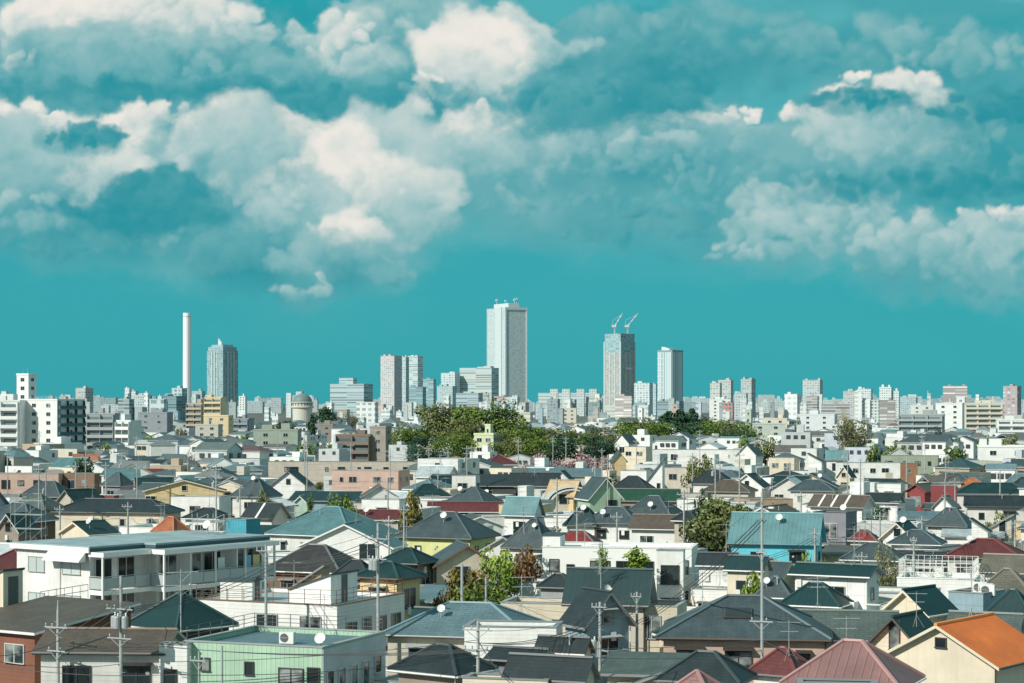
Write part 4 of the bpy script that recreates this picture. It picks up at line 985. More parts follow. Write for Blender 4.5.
# white modern group
Hs('wm', 'white modern flat-roofed building with bay window and dark square openings', 'white modern flat-roofed building', 540, 702, 549, None, 'flat', He=7.2, yaw=-10, asp=.5, wall='white', roof='white', wk='plain', yb=606, trim='white',
   wins=[('F',-.42,5.6,.8,1.0),('F',-.31,5.2,.6,.9),('F',-.11,5.55,1.7,.9),('F',.05,5.55,1.3,.9),('F',.17,5.5,2.0,1.0),('F',.43,5.4,1.2,1.5),('F',.43,2.6,1.2,1.6)], frame=FRAME_D)
Hs('wp', 'white projecting room with big dark window on the white modern building', 'white projecting room', 656, 686, 551, None, 'flat', He=7.3, yaw=-10, asp=.8, wall='white', roof='white', yb=606, wins=[('F',0,5.2,1.5,1.6),('F',0,2.3,1.5,1.7)], frame=FRAME_D, name='house_wing')
Hs('ww', 'low white wing with stepped white roof edges left of the steep dark green roof', 'low white wing', 496, 556, 583, None, 'flat', He=4.6, yaw=-22, asp=1.0, wall='white', roof='white', yb=604, wins=None)
Hs('sl', 'small slate lean-to roof above a grey parapet beside the steep green roof', 'slate lean-to', 536, 582, 588, 574, 'hip', He=5.0, yaw=-20, asp=.8, wall='grey', roof='dark', yb=604)
Hs('sg', 'cream house with one steep dark green roof slope facing the viewer', 'steep dark green roof', 560, 660, 606, 569, 'gablex', He=5.6, yaw=-14, asp=.62, wall='beige', roof='green', rk='seam', yb=624, trim='palegrey')
Hs('cb', 'long low cream block with flat roof under the steep dark green roof', 'long low cream block', 498, 690, 607, None, 'flat', He=5.5, yaw=-14, asp=.34, wall='cream', roof='grey', yb=630, trim='grey',
   wins=[('F',-.30,4.0,.5,.7),('F',-.18,4.0,.5,.7),('F',.36,4.0,1.2,1.6),('R',0,3.8,1.6,1.6)])
Hs('pg', 'dark house with a steep pointed gable and small dish in front of the cream block', 'steep pointed dark gable', 556, 638, 628, 592, 'gable', He=5.0, yaw=30, asp=.85, wall='greyblue', roof='dark', yb=655)
Hs('bh', 'large brown-black hip roof with a skylight over a pinkish brown wall', 'big hip roof with skylight', 648, 842, 640, 596, 'hip', He=5.4, yaw=-8, asp=.80, wall='pink', roof='slate', yb=655, trim='brown')
Hs('cs', 'tiny cream house with dark ridge roof below the white blank-walled building', 'tiny cream ridge-roofed house', 532, 596, 654, 637, 'gablex', He=5.4, yaw=-22, asp=.55, wall='cream', roof='dark', yb=662, trim='brown')
Hs('cl', 'cream gabled house with long brown-black roof at the bottom centre', 'cream gabled house at bottom centre', 500, 602, 682, 656, 'gablex', He=5.4, yaw=-22, asp=.5, wall='cream', roof='dark', yb=700)
Hs('gg', 'low house with broad moss-grey roof right of the cream gabled house', 'broad moss-grey roof', 596, 706, 676, 652, 'shed', He=4.6, yaw=-12, asp=.8, wall='beige', roof='moss', rk='slate', yb=700)
Hs('gt', 'cream-walled sloping roof house rising between moss-grey and black roofs', 'cream-walled sloping roof', 622, 694, 690, 660, 'shedR', He=4.2, yaw=-18, asp=.8, wall='cream', roof='moss', yb=700, wins=None)
Hs('bl', 'house with wide black-green hip roof below the brown skylight roof', 'wide black-green hip roof', 652, 760, 684, 652, 'hip', He=5.0, yaw=-20, asp=.8, wall='dark', roof='dark', yb=700)
Hs('mv', 'small dusty mauve pyramid roof at the bottom edge', 'small mauve pyramid roof', 672, 722, 690, 671, 'hip', He=5.2, yaw=-30, asp=1, wall='taupe', roof='rose', yb=700)
Hs('mr', 'house with dark maroon roof beside the big dusty pink roof', 'dark maroon roof', 744, 822, 677, 648, 'hip', He=4.8, yaw=-35, asp=.9, wall='offwhite', roof='maroon', yb=690)
Hs('aq', 'low flat aqua green roof between the maroon and dusty pink roofs', 'low flat aqua roof', 796, 836, 655, None, 'flat', He=4.0, yaw=-10, asp=.5, wall='offwhite', roof='aqua', yb=662, wins=None)
Hs('pk', 'large dusty pink hip-roofed house at the bottom right', 'large dusty pink roof', 774, 932, 690, 641, 'hip', He=6.0, yaw=-24, asp=.85, wall='offwhite', roof='rose', rk='seam', yb=700)
Hs('bd', 'dark flat-roofed house cut off by the bottom edge below the dusty pink roof', 'dark flat roof below the pink roof', 796, 878, 685, None, 'flat', He=6.4, yaw=-8, asp=.4, wall='steelgrey', roof='dark', yb=700, wins=None)
Hs('or', 'cream house with bright orange tiled gable roof in the bottom right corner', 'bright orange roof', 868, 1062, 668, 625, 'gable', He=5.2, yaw=-38, asp=1.0, wall='cream', roof='orange', rk='seam', yb=690, trim='cream', wins=[('F',.02,6.3,.55,.45),('F',.0,2.9,1.8,1.0)])
Hs('cr', 'cream house with tall dark gable window left of the bright orange roof', 'cream gable with tall window', 856, 958, 655, 617, 'gable', He=5.2, yaw=-36, asp=1.0, wall='cream', roof='green', rk='seam', yb=680, trim='dark', wins=[('F',0,6.2,.55,1.7),('F',-.25,2.4,1.4,1.4)], frame=FRAME_D)
Hs('cp', 'small cream porch gable in front of the cream gable with tall window', 'small cream porch gable', 848, 892, 660, 641, 'gable', He=3.6, yaw=-34, asp=.7, wall='cream', roof='dark', yb=672, wins=[('F',0,3.6,.6,.5)])
Hs('cr2', 'plain cream gable with deep green roof behind the tall-windowed cream gable', 'plain cream gable', 876, 962, 616, 590, 'gable', He=5.8, yaw=-42, asp=1.1, wall='cream', roof='green', rk='seam', yb=625, wins=None, trim='cream')
Hs('bo', 'long slate-brown roofed house left of the two cream gables', 'long slate-brown roof', 790, 906, 641, 611, 'gablex', He=4.8, yaw=-10, asp=.8, wall='offwhite', roof='moss', yb=652)
Hs('or2', 'grey ridge roof with white gable end behind the bright orange roof', 'grey ridge roof behind orange', 942, 1030, 632, 613, 'gablex', He=5.2, yaw=-25, asp=.6, wall='white', roof='moss', yb=640, trim='palegrey')
Hs('bx', 'blue-grey box-shaped house with flat roof carrying air conditioners', 'blue-grey box house', 946, 1008, 594, None, 'flat', He=6.4, yaw=-38, asp=1.4, wall='greyblue', roof='grey', yb=615, wins=None)
Hs('dg', 'deep green seamed gable roof over white wall at the right edge', 'deep green roof at right edge', 976, 1050, 622, 590, 'hip', He=5.6, yaw=-30, asp=.9, wall='white', roof='green', rk='seam', yb=635)
Hs('dt', 'white house with two-tier dark teal metal roof and balcony gable', 'two-tier dark teal roof house', 786, 888, 577, 564, 'gablex', He=7.0, yaw=-28, asp=.62, wall='white', roof='green', rk='seam', yb=610, trim='grey')
Hs('dt2', 'lower dark teal hip roof in front of the two-tier dark teal roof house', 'lower dark teal hip', 776, 856, 607, 583, 'hip', He=5.0, yaw=-25, asp=.8, wall='offwhite', roof='green', rk='seam', yb=615)
Hs('dt3', 'small slate hip roof under the white dishes left of the lower dark teal hip', 'small slate hip with dishes', 752, 800, 598, 577, 'hip', He=5.2, yaw=-20, asp=.9, wall='offwhite', roof='slate', yb=606)
Hs('wt', 'low white building with white lattice fence round its roof terrace', 'white lattice-fenced terrace', 892, 986, 580, None, 'flat', He=5.4, yaw=-18, asp=.9, wall='white', roof='white', yb=592, wins=None, trim='white')
Hs('mh', 'house with broad maroon hip roof near the right edge', 'broad maroon hip roof', 938, 1034, 559, 539, 'hip', He=5.8, yaw=-20, asp=.8, wall='offwhite', roof='maroon', yb=566)
Hs('ol', 'olive-brown gable roof with white barge boards below the broad maroon roof', 'olive roof with white boards', 976, 1044, 574, 555, 'gablex', He=5.6, yaw=-28, asp=.8, wall='white', roof='olive', yb=585, trim='white')
Hs('ol2', 'large plain olive-brown roof above the deep green roof at the right edge', 'large olive-brown roof', 964, 1050, 600, 569, 'hip', He=5.2, yaw=-22, asp=.9, wall='taupe', roof='olive', yb=606)
Hs('cy', 'bright cyan-walled house with pale teal ridge roof', 'bright cyan house', 724, 830, 545, 513, 'gablex', He=5.6, yaw=-16, asp=.62, wall='cyan', roof='aqua', rk='seam', yb=556, trim='cyan', frame=FRAME_D)
Hs('gm', 'modern grey box house with large dark corner windows beside the cyan house', 'modern grey box house', 812, 858, 513, None, 'flat', He=7.4, yaw=-30, asp=.9, wall='steelgrey', roof='grey', yb=545, trim='dark')
Hs('rd', 'dark red hip roof beside the modern grey box house', 'dark red hip by grey box', 846, 882, 541, 530, 'hip', He=5.2, yaw=-20, asp=.8, wall='offwhite', roof=(.20,.03,.026), yb=548)
Hs('cw', 'small white gabled house with cream boards right of the dark red hip', 'small white gabled house', 876, 930, 540, 523, 'gable', He=5.4, yaw=-30, asp=1.1, wall='white', roof='green', yb=548, trim='cream', wins=[('F',0,5.4,.8,.9)])
Hs('sv', 'silver-slate hip roof with dark verandah below the small white gabled house', 'silver-slate verandah house', 884, 950, 545, 530, 'hip', He=5.2, yaw=-20, asp=.8, wall='white', roof='slate', yb=556)
Hs('s1', 'plain dark slate roof in front of the bare tree', 'plain slate roof by bare tree', 836, 912, 561, 543, 'hip', He=5.4, yaw=-20, asp=.8, wall='offwhite', roof='slate', yb=572)
Hs('s2', 'long white-walled slate house behind the white lattice-fenced terrace', 'long white-walled slate house', 894, 950, 563, 551, 'gablex', He=4.8, yaw=-16, asp=.6, wall='white', roof='dark', yb=574)
Hs('cm', 'cream house with dark green ridge roof left of the cyan house', 'cream house with green ridge roof', 722, 774, 571, 556, 'gablex', He=6.4, yaw=-24, asp=.7, wall='cream', roof='green', yb=596)
Hs('lv', 'dark slate roof strip behind the white projecting room', 'dark slate strip roof', 694, 742, 566, 553, 'gablex', He=6.4, yaw=-15, asp=.7, wall='white', roof='dark', yb=590)
Hs('lb', 'low white cluttered annex with pipes right of the white modern building', 'cluttered white annex', 690, 735, 590, None, 'flat', He=4.6, yaw=-20, asp=.8, wall='white', roof='grey', yb=606)
# second row
Hs('bs1', 'large slate hip-roofed house behind the white modern building', 'large slate hip behind white modern', 500, 568, 549, 519, 'hip', He=5.4, yaw=-30, asp=.9, wall='offwhite', roof='slate', yb=552)
Hs('rr', 'deep red hip roof just behind the white modern building', 'deep red hip roof', 550, 604, 545, 531, 'hip', He=5.6, yaw=-15, asp=.7, wall='offwhite', roof=(.20,.028,.026), yb=548)
Hs('tl', 'teal-blue ridge roof with white gable end left of the arched house', 'teal-blue ridge roof', 500, 546, 516, 497, 'gablex', He=5.4, yaw=-25, asp=.7, wall='white', roof='aqua', rk='seam', yb=524)
Hs('dgr', 'dark green hip roof in front of the double-arched house front', 'dark green hip by the arch', 562, 606, 526, 507, 'hip', He=5.0, yaw=-20, asp=.8, wall='offwhite', roof='green', yb=533)
Hs('sw', 'slate hip roof over a bright white wall right of the dark green hip', 'slate hip over white wall', 582, 648, 524, 507, 'hip', He=5.4, yaw=-18, asp=.7, wall='white', roof='slate', yb=537)
Hs('pgh', 'pale green gable-fronted house beside the double-arched house front', 'pale green gable house', 574, 624, 500, 478, 'gable', He=6.2, yaw=18, asp=1.1, wall=(.40,.55,.40), roof='slate', yb=510, trim='white', wins=[('F',.2,4.4,1.6,1.6)])
Hs('woo', 'ochre timber-sided roof slope left of the pale green gable house', 'ochre roof slope', 544, 586, 497, 480, 'gablex', He=4.4, yaw=-30, asp=.7, wall='yellow', roof=(.50,.36,.20), yb=505)
arch_house()
Hs('sk1', 'wide black slate hip roof right of the pale green gable house', 'wide black slate hip', 606, 660, 492, 476, 'hip', He=5.6, yaw=-20, asp=.8, wall='offwhite', roof='dark', yb=500)
Hs('gf', 'long low dark green roof between slate hips', 'long low dark green roof', 612, 684, 501, 489, 'gablex', He=4.8, yaw=-10, asp=.6, wall='taupe', roof=(.015,.07,.04), yb=508)
Hs('tg', 'grey-edged slate hip over a tan gable wall at mid right', 'slate hip over tan gable', 618, 690, 518, 496, 'hip', He=5.4, yaw=-26, asp=.8, wall='beige', roof='slate', yb=528, trim='palegrey')
Hs('bg', 'long taupe ridge roof over a low white wall', 'long taupe ridge roof', 626, 716, 530, 515, 'gablex', He=5.4, yaw=-16, asp=.6, wall='white', roof='brown', yb=546)
Hs('bt', 'beige box tower with dark flat cap beside the pale blue gable', 'beige box tower with dark cap', 670, 706, 521, 511, 'hip', He=7.6, yaw=-24, asp=.9, wall='beige', roof='dark', yb=550, wins=None)
Hs('pb', 'tall narrow pale blue gabled house next to the beige box tower', 'pale blue gable', 700, 732, 534, 516, 'gable', He=5.8, yaw=-14, asp=1.2, wall=(.50,.62,.70), roof='grey', yb=550, trim='white', wins=[('F',0,4.6,.6,1.6)])
Hs('wg2', 'white gable end right of the pale blue gable', 'white gable end', 716, 752, 534, 517, 'gable', He=5.4, yaw=-30, asp=1, wall='white', roof='olive', yb=546)
Hs('br1', 'brown hip roof with little cap above the big olive tree', 'brown hip above olive tree', 698, 760, 492, 480, 'hip', He=5.6, yaw=-18, asp=.8, wall='beige', roof='brown', yb=498)
Hs('ts', 'tall white house with steep one-sided white end wall', 'tall white one-sided house', 640, 668, 488, 455, 'shedR', He=6.0, yaw=-14, asp=.8, wall='white', roof='grey', yb=492, wins=[('F',.3,5.2,.6,1.6)])
Hs('tsr', 'beige flat house with dark opening right of the tall white one-sided house', 'beige flat house', 664, 700, 468, None, 'flat', He=7.0, yaw=-18, asp=.7, wall='beige', roof='grey', yb=490)
Hs('gfl', 'low white house with flat grey roof left of the tall white one-sided house', 'low white house with grey roof', 620, 652, 471, None, 'flat', He=6.5, yaw=-16, asp=.9, wall='white', roof='grey', yb=488)
Hs('kb', 'dark hip-roofed house right of the beige flat house', 'dark hip at mid right', 688, 738, 484, 470, 'hip', He=5.8, yaw=-20, asp=.8, wall='offwhite', roof='dark', yb=490)
Hs('wgb', 'bright white gable with black roof at mid right', 'bright white gable', 728, 774, 488, 474, 'gable', He=5.4, yaw=-24, asp=.9, wall='white', roof='dark', yb=496, trim='white', wins=[('F',0,5.4,.7,.9)])
# left second row
Hs('ct', 'cream gable with white boards behind the flat blue-grey roof', 'cream gable behind flat roof', 56, 122, 535, 522, 'gable', He=5.8, yaw=-40, asp=.8, wall='cream', roof='green', yb=545, trim='cream', wins=None)
Hs('dl', 'dark timber house with low gables at the left edge', 'dark timber house', -20, 58, 522, 503, 'hip', He=5.6, yaw=-20, asp=.8, wall='brown', roof='slate', yb=545)
Hs('dl2', 'small dark gabled house in front of the dark timber house', 'small dark gabled house', -6, 40, 533, 514, 'gable', He=5.0, yaw=-30, asp=.9, wall='taupe', roof='green', yb=545, trim='palegrey')
Hs('lw', 'long low black hip roof over a cream wall with windows', 'long black hip over cream wall', 52, 184, 513, 499, 'hip', He=5.4, yaw=-12, asp=.42, wall='cream', roof='dark', yb=527)
Hs('rt', 'rust-tiled roof beside scaffolding behind the white balcony apartments', 'rust-tiled roof', 150, 192, 533, 517, 'hip', He=5.4, yaw=-35, asp=.8, wall='beige', roof='rust', rk='tile', yb=542)
Hs('dh2', 'black hip roof right of the rust-tiled roof', 'black hip by rust roof', 182, 234, 519, 508, 'hip', He=5.6, yaw=-20, asp=.8, wall='offwhite', roof='dark', yb=530)
Hs('cyb', 'teal sheet-clad box building behind the white balcony apartments', 'teal sheet-clad box', 226, 260, 520, None, 'flat', He=9.4, yaw=-30, asp=.9, wall=(.07,.36,.46), roof='aqua', wk='ribbed', yb=545, wins=None)
Hs('wbx', 'plain white box-shaped building with one low window', 'plain white box building', 172, 230, 497, None, 'flat', He=5.8, yaw=-14, asp=.6, wall='white', roof='slate', yb=520, wins=[('F',.0,3.8,1.6,1.0)])
Hs('yl', 'long pale yellow building with very low gable', 'long pale yellow building', 142, 228, 491, 480, 'gable', He=6.6, yaw=6, asp=.4, wall='yellow', roof='green', yb=500, trim='cream')
Hs('gs', 'low grey shed roof left of the long pale yellow building', 'low grey shed roof', 112, 182, 498, 490, 'shed', He=5.0, yaw=-6, asp=.4, wall='grey', roof='grey', yb=505, wins=None)
Hs('gl', 'dark green roof over beige gable at mid left', 'dark green roof over beige gable', 52, 108, 507, 490, 'gable', He=5.4, yaw=-38, asp=1.0, wall='beige', roof='green', yb=515)
Hs('sl1', 'wide slate hip below the long brown flat building', 'wide slate hip at left', 20, 76, 497, 481, 'hip', He=5.8, yaw=-18, asp=.7, wall='taupe', roof='slate', yb=505)
Hs('sl2', 'brown-grey hip roof beside the dark timber house', 'brown-grey hip', 8, 66, 510, 494, 'hip', He=5.4, yaw=-24, asp=.8, wall='taupe', roof='moss', yb=516)
Hs('rs', 'small dull red shed with steel trim at mid left', 'small dull red shed', 98, 118, 496, None, 'flat', He=6.0, yaw=-10, asp=.8, wall='red', roof='grey', yb=502, wins=None)
Hs('bl1', 'long pinkish brown flat building at the left edge', 'long brown flat building', -30, 66, 474, None, 'flat', He=6.0, yaw=-6, asp=.3, wall='pink', roof='palegrey' if 0 else 'pale', yb=492)
Hs('dk5', 'dark recessed flat building right of the long brown flat building', 'dark recessed building', 62, 106, 474, None, 'flat', He=6.0, yaw=-20, asp=.6, wall='brown', roof='grey', yb=492)
Hs('sr4', 'house with sharp slate gable left of the long pale yellow building', 'sharp slate gable', 100, 136, 486, 472, 'hip', He=5.8, yaw=-30, asp=.9, wall='steelgrey', roof='slate', yb=494)
# centre second row
Hs('dw', 'flat house with dark green roof and white wall left of the teal pyramid', 'flat dark green roof', 238, 300, 537, 525, 'shed', He=5.0, yaw=-18, asp=.7, wall='white', roof='green', yb=548, wins=None)
Hs('ds', 'dark roof with one pale stripe left of the big teal pyramid roof', 'dark roof with pale stripe', 240, 292, 519, 503, 'gablex', He=5.4, yaw=-30, asp=.8, wall='offwhite', roof='dark', yb=527)
Hs('wc', 'low white gabled roof above the dark striped roof', 'low white gabled roof', 254, 298, 506, 499, 'gable', He=5.6, yaw=-20, asp=.7, wall='white', roof='white', rk='seam', yb=510, wins=None)
Hs('pg2', 'small pale green gable right of the low white gabled roof', 'small pale green gable', 290, 314, 506, 496, 'gable', He=5.2, yaw=-10, asp=.8, wall=(.45,.6,.5), roof='grey', yb=512, trim='white', wins=None)
Hs('dkr', 'long flat black-green roof at mid left centre', 'long flat black-green roof', 288, 362, 501, 491, 'shed', He=5.4, yaw=-8, asp=.5, wall='greyblue', roof='green', yb=506, wins=None)
Hs('wg1', 'white pointed gable with black roof sides at left centre', 'white pointed gable', 270, 314, 486, 471, 'gable', He=5.6, yaw=-10, asp=.8, wall='white', roof='dark', yb=492, wins=[('F',0,5.6,.7,.9)])
Hs('sl6', 'broad slate hip left of the white pointed gable', 'broad slate hip left centre', 230, 282, 497, 478, 'hip', He=5.6, yaw=-20, asp=.9, wall='offwhite', roof='slate', yb=503)
Hs('mrf', 'low maroon roof behind the round green tree', 'low maroon roof', 346, 404, 520, 510, 'gablex', He=4.8, yaw=-6, asp=.5, wall='beige', roof='maroon', yb=525)
Hs('wx', 'white box house in front of the small white gable at centre', 'white box house at centre', 362, 406, 500, None, 'flat', He=6.2, yaw=-14, asp=.6, wall='white', roof='white', yb=512)
Hs('wxg', 'small brown roof with white gable above the white box house', 'small brown roof with white gable', 358, 400, 497, 485, 'gable', He=6.2, yaw=8, asp=.8, wall='white', roof='brown', yb=499, wins=None)
Hs('pkb', 'pinkish beige flat-roofed apartment house at left centre', 'pinkish beige apartment house', 332, 410, 471, None, 'flat', He=6.4, yaw=-16, asp=.5, wall='pink', roof='pale', yb=492)
Hs('lt', 'very long low tan building with flat roof across left centre', 'very long tan building', 254, 422, 462, None, 'flat', He=5.8, yaw=-3, asp=.10, wall='beige', roof='pale', yb=475)
Hs('mwl', 'wide dark red walled roof below the slate pyramid', 'wide dark red roof', 426, 504, 512, 502, 'gablex', He=4.6, yaw=-4, asp=.4, wall='maroon' if 0 else (.085,.022,.024), roof='maroon', yb=516)
Hs('spy', 'slate pyramid roof above the wide dark red roof', 'slate pyramid at centre', 444, 504, 503, 487, 'hip', He=5.6, yaw=-28, asp=.9, wall='red', roof='slate', yb=506)
Hs('bfl', 'wide black flat roof left of the teal-blue ridge roof', 'wide black flat roof', 462, 520, 486, 474, 'shed', He=5.8, yaw=-4, asp=.5, wall='dark', roof='dark', yb=495)
Hs('bf2', 'black tiled low roof above the teal-blue ridge roof', 'black tiled low roof', 508, 562, 486, 473, 'gablex', He=5.8, yaw=-6, asp=.5, wall='offwhite', roof='dark', yb=498)
Hs('wfl', 'white flat-topped house with pale parapet at centre', 'white flat-topped house at centre', 452, 480, 476, None, 'flat', He=7.4, yaw=-14, asp=.7, wall='offwhite', roof='white', yb=490)
Hs('wl7', 'low pale blue warehouse roof below the cherry trees', 'pale blue warehouse roof', 512, 604, 476, 468, 'shed', He=5.6, yaw=-2, asp=.4, wall='palegrey', roof='steel', yb=480, wins=None)
Hs('wg9', 'white gabled house beside the pale blue warehouse', 'white gabled house by warehouse', 548, 578, 483, 471, 'gable', He=5.8, yaw=-14, asp=.9, wall='white', roof='dark', yb=490, wins=None)
# right second row
Hs('hb', 'long white wall building behind slate roofs at far right centre', 'long white wall building', 836, 910, 463, None, 'flat', He=6.0, yaw=-4, asp=.25, wall='white', roof='white', yb=480)
Hs('obr', 'brown cubic house in the long row at right', 'brown cubic house', 900, 918, 463, None, 'flat', He=7.2, yaw=-8, asp=.6, wall=(.26,.14,.08), roof='grey', yb=476)
Hs('olg', 'long olive-grey flat building right of the hedge', 'long olive-grey building', 880, 940, 456, None, 'flat', He=7.5, yaw=-14, asp=.4, wall='sage', roof='slate', yb=468)
Hs('rh', 'scarlet red house with brown roof', 'scarlet red house', 902, 944, 492, 484, 'gable', He=5.8, yaw=-36, asp=1.6, wall='red', roof='brown', yb=500, trim='red')
Hs('rh2', 'scarlet flat-roofed block right of the scarlet red house', 'scarlet flat-roofed block', 930, 958, 486, None, 'flat', He=6.6, yaw=-14, asp=.6, wall='red', roof='grey', yb=502, wins=None)
Hs('oh', 'orange hip roof behind the scarlet block', 'orange hip behind scarlet block', 953, 992, 488, 478, 'hip', He=6.2, yaw=-18, asp=.8, wall='red', roof=(.50,.16,.05), rk='tile', yb=491)
Hs('tw', 'white box house with teal roof at right centre', 'white box house with teal roof', 876, 906, 484, None, 'flat', He=7.2, yaw=-24, asp=.8, wall='white', roof='aqua', yb=495)
Hs('st1', 'brown roof with three white stripes and white gable end', 'brown roof with white stripes', 806, 878, 508, 495, 'gablex', He=5.8, yaw=-32, asp=.6, wall='white', roof='brown', yb=518, trim='white')
Hs('st2', 'dark slate hip roof behind the striped brown roof', 'dark slate hip behind stripes', 786, 840, 491, 480, 'hip', He=5.6, yaw=-15, asp=.7, wall='offwhite', roof='slate', yb=497)
Hs('wv', 'white house with steep slanted black roof at right centre', 'slanted black roof white house', 808, 842, 487, 473, 'shedL', He=5.6, yaw=-18, asp=.8, wall='cream', roof='dark', yb=492)
Hs('wv2', 'cream house with steep black gable roof', 'cream house with steep black gable', 834, 858, 478, 466, 'gable', He=6.2, yaw=-26, asp=1.2, wall='cream', roof='dark', yb=486, trim='white')
Hs('bkr', 'black ridge roof with small white gable at right centre', 'black ridge roof', 862, 906, 503, 493, 'gablex', He=5.6, yaw=-24, asp=.7, wall='white', roof='dark', yb=510)
Hs('sr1', 'large slate hip roof left of the tan sloped house', 'large slate hip at right', 922, 980, 527, 508, 'hip', He=5.6, yaw=-30, asp=.8, wall='offwhite', roof='slate', yb=534)
Hs('tsl', 'tan house with slanted wall top at the right edge', 'tan sloped house', 984, 1020, 530, 513, 'shedR', He=5.6, yaw=-24, asp=.9, wall='beige', roof='slate', yb=540, wins=[('F',.1,5.2,.8,1.4)])
Hs('whs', 'white slanted house right of the large slate hip', 'white slanted house', 968, 994, 532, 518, 'shedL', He=5.6, yaw=-24, asp=.9, wall='white', roof='dark', yb=538, wins=None)
Hs('dgl', 'long dark teal hip roof at the right edge', 'long dark teal hip at right edge', 952, 1034, 494, 483, 'hip', He=5.6, yaw=-8, asp=.5, wall='offwhite', roof='green', yb=500)
Hs('dsl', 'wide dark slate ridge roofs below the long dark teal hip', 'wide dark slate ridge', 962, 1030, 507, 496, 'gablex', He=5.4, yaw=-10, asp=.5, wall='offwhite', roof='dark', yb=514)
Hs('wgr', 'tiny white gable right of the black ridge roof', 'tiny white gable', 930, 962, 508, 496, 'gable', He=5.2, yaw=-30, asp=1, wall='white', roof='grey', yb=514)
Hs('slr', 'pale slate-blue low roof above the silver-slate verandah house', 'pale slate-blue low roof', 896, 956, 519, 511, 'shed', He=5.0, yaw=-8, asp=.5, wall='greyblue', roof='steel', yb=524, wins=None)
Hs('wl8', 'white low roofs and walls below the large slate hip', 'white low roof', 938, 1008, 537, 529, 'shed', He=4.8, yaw=-14, asp=.6, wall='white', roof='pale', yb=545, wins=None)
Hs('tlb', 'dark teal box roof house beyond the hedge', 'dark teal box roof', 824, 850, 460, 450, 'gablex', He=7.4, yaw=-14, asp=.6, wall='white', roof='aqua', yb=466, rk='seam')
Hs('wh5', 'white cubic house with dark hip at right of the cherry trees', 'white cubic house with dark hip', 806, 826, 462, 453, 'shedL', He=7.0, yaw=-20, asp=.8, wall='white', roof='dark', yb=470)
Hs('wh6', 'cream pair of cubic houses left of the dark teal box roof', 'cream cubic pair', 768, 800, 458, None, 'flat', He=7.0, yaw=-22, asp=.8, wall='cream', roof='slate', yb=472)
Hs('lw2', 'long white flat building with ribbon of windows at right of centre', 'long white flat building', 652, 742, 450, None, 'flat', He=6.6, yaw=-5, asp=.2, wall='white', roof='pale', yb=462)
Hs('wg3', 'white gabled house beside the long white flat building', 'white gabled house by long building', 734, 766, 456, 444, 'gable', He=7.4, yaw=-24, asp=1.2, wall='white', roof='slate', yb=468)
Hs('yt', 'small yellow pyramid-topped house between cherry and cream houses', 'small yellow house', 608, 628, 462, 452, 'gable', He=6.8, yaw=10, asp=.8, wall='yellow', roof='slate', yb=470, wins=None)
Hs('yt2', 'cream stepped house in a row right of the wood', 'cream stepped house', 624, 652, 447, None, 'flat', He=8.4, yaw=-22, asp=.8, wall='cream', roof='grey', yb=460)
Hs('wt3', 'white twin-gabled house at the right end of the wood', 'white twin-gabled house', 612, 640, 444, 434, 'gable', He=9.6, yaw=-30, asp=1.2, wall='white', roof='slate', yb=452)

# pale strips running down two roofs
for k_, xs in (('st1', (-.62,-.18,.26)), ('ds', (-.1,))):
    q_ = NH[k_]; ro_ = [c for c in q_['o'].children if c.name.startswith('roof')][0]
    for x_ in xs:
        B = MB(); x_ *= q_['a']; zf = lambda y: q_['z'](x_, y)+.03
        B.prism([(x_,-q_['b']*.98),(x_+.34,-q_['b']*.98),(x_+.34,-.1),(x_,-.1)], [zf(-q_['b']*.98)]*2+[zf(-.1)]*2, [zf(-q_['b']*.98)+.05]*2+[zf(-.1)+.05]*2, PLAST_W); B.build('roof_strip', ro_)
# things on the roofs
rail_on(NH['tb'], 'brown railing round the roof terrace of the white terrace building', m=RUST, faces='FRB')
rail_on(NH['wt'], 'white lattice fence round the terrace near the right edge', 'fence', PLAST_W, 1.5, 0, .5, 'FRBL')
rail_on(NH['wl'], 'thin railing along the white low terrace wing', hh=.9, faces='FR')
rail_on(NH['gb'], 'thin railing along the far edge of the mint building roof', hh=.8, faces='BL')
penthouse(NH['tb'], .2, 3.6, -2.0, 2.0, wz(572, 146), 'white', 'white stair hut with slanted top on the roof terrace', .42, 'R', 'white slanted stair hut')
_l = local(NH['rb'], 27, 134); _l.y = min(_l.y, NH['rb']['b']-2.4); penthouse(NH['rb'], _l.x-4.6, _l.x, _l.y, _l.y+1.7, 9.0, 'cream', 'cream stair hut with slanted dark-edged top on the brown roof', .30, 'R', 'cream slanted stair hut')
penthouse(NH['wl'], -.6, 1.9, -.2, 1.6, wz(576, 150), 'white', 'small white storage hut on the white low terrace wing', None, 'R', 'white storage hut')
penthouse(NH['wm'], -7, -5.4, -1.4, 1.6, 8.1, 'white', 'low white stair hut on the white modern building', None, None, 'low white hut')
balcony(NH['wm'], 'F', .445, 1.2, 2.0, 1.4); balcony(NH['wm'], 'F', .445, 4.0, 2.0, 1.4)
balcony(NH['dt'], 'R', -.1, 3.9, 3.0, 1.2, None, False); balcony(NH['cb'], 'R', 0, 2.6, 2.4, 1.2, METAL_D, False)
balcony(NH['lw'], 'F', .3, 2.9, 3.0, 1.1, None, False); balcony(NH['gm'], 'F', .2, 3.6, 2.2, 1.0, METAL_D, False)
handrail(40, 606, 88, 598, 142, 'dark handrail on the brown roof before the white balcony apartments')
B = MB(); B.box(-.9,.9,-.6,.6,0,.10,FRAME_D); sk_ = B.build('skylight', NH['bh']['o']); _h = NH['bh']
sk_.location = (-.4, -1.9, _h['z'](-.4,-1.9)+.03); sk_.rotation_euler = (math.atan2(_h['rise'], min(_h['a'], _h['b'])), 0, 0)
G = MB(); G.box(-.78,.78,-.48,.48,.104,.12,GLASS); G.build('pane', sk_)
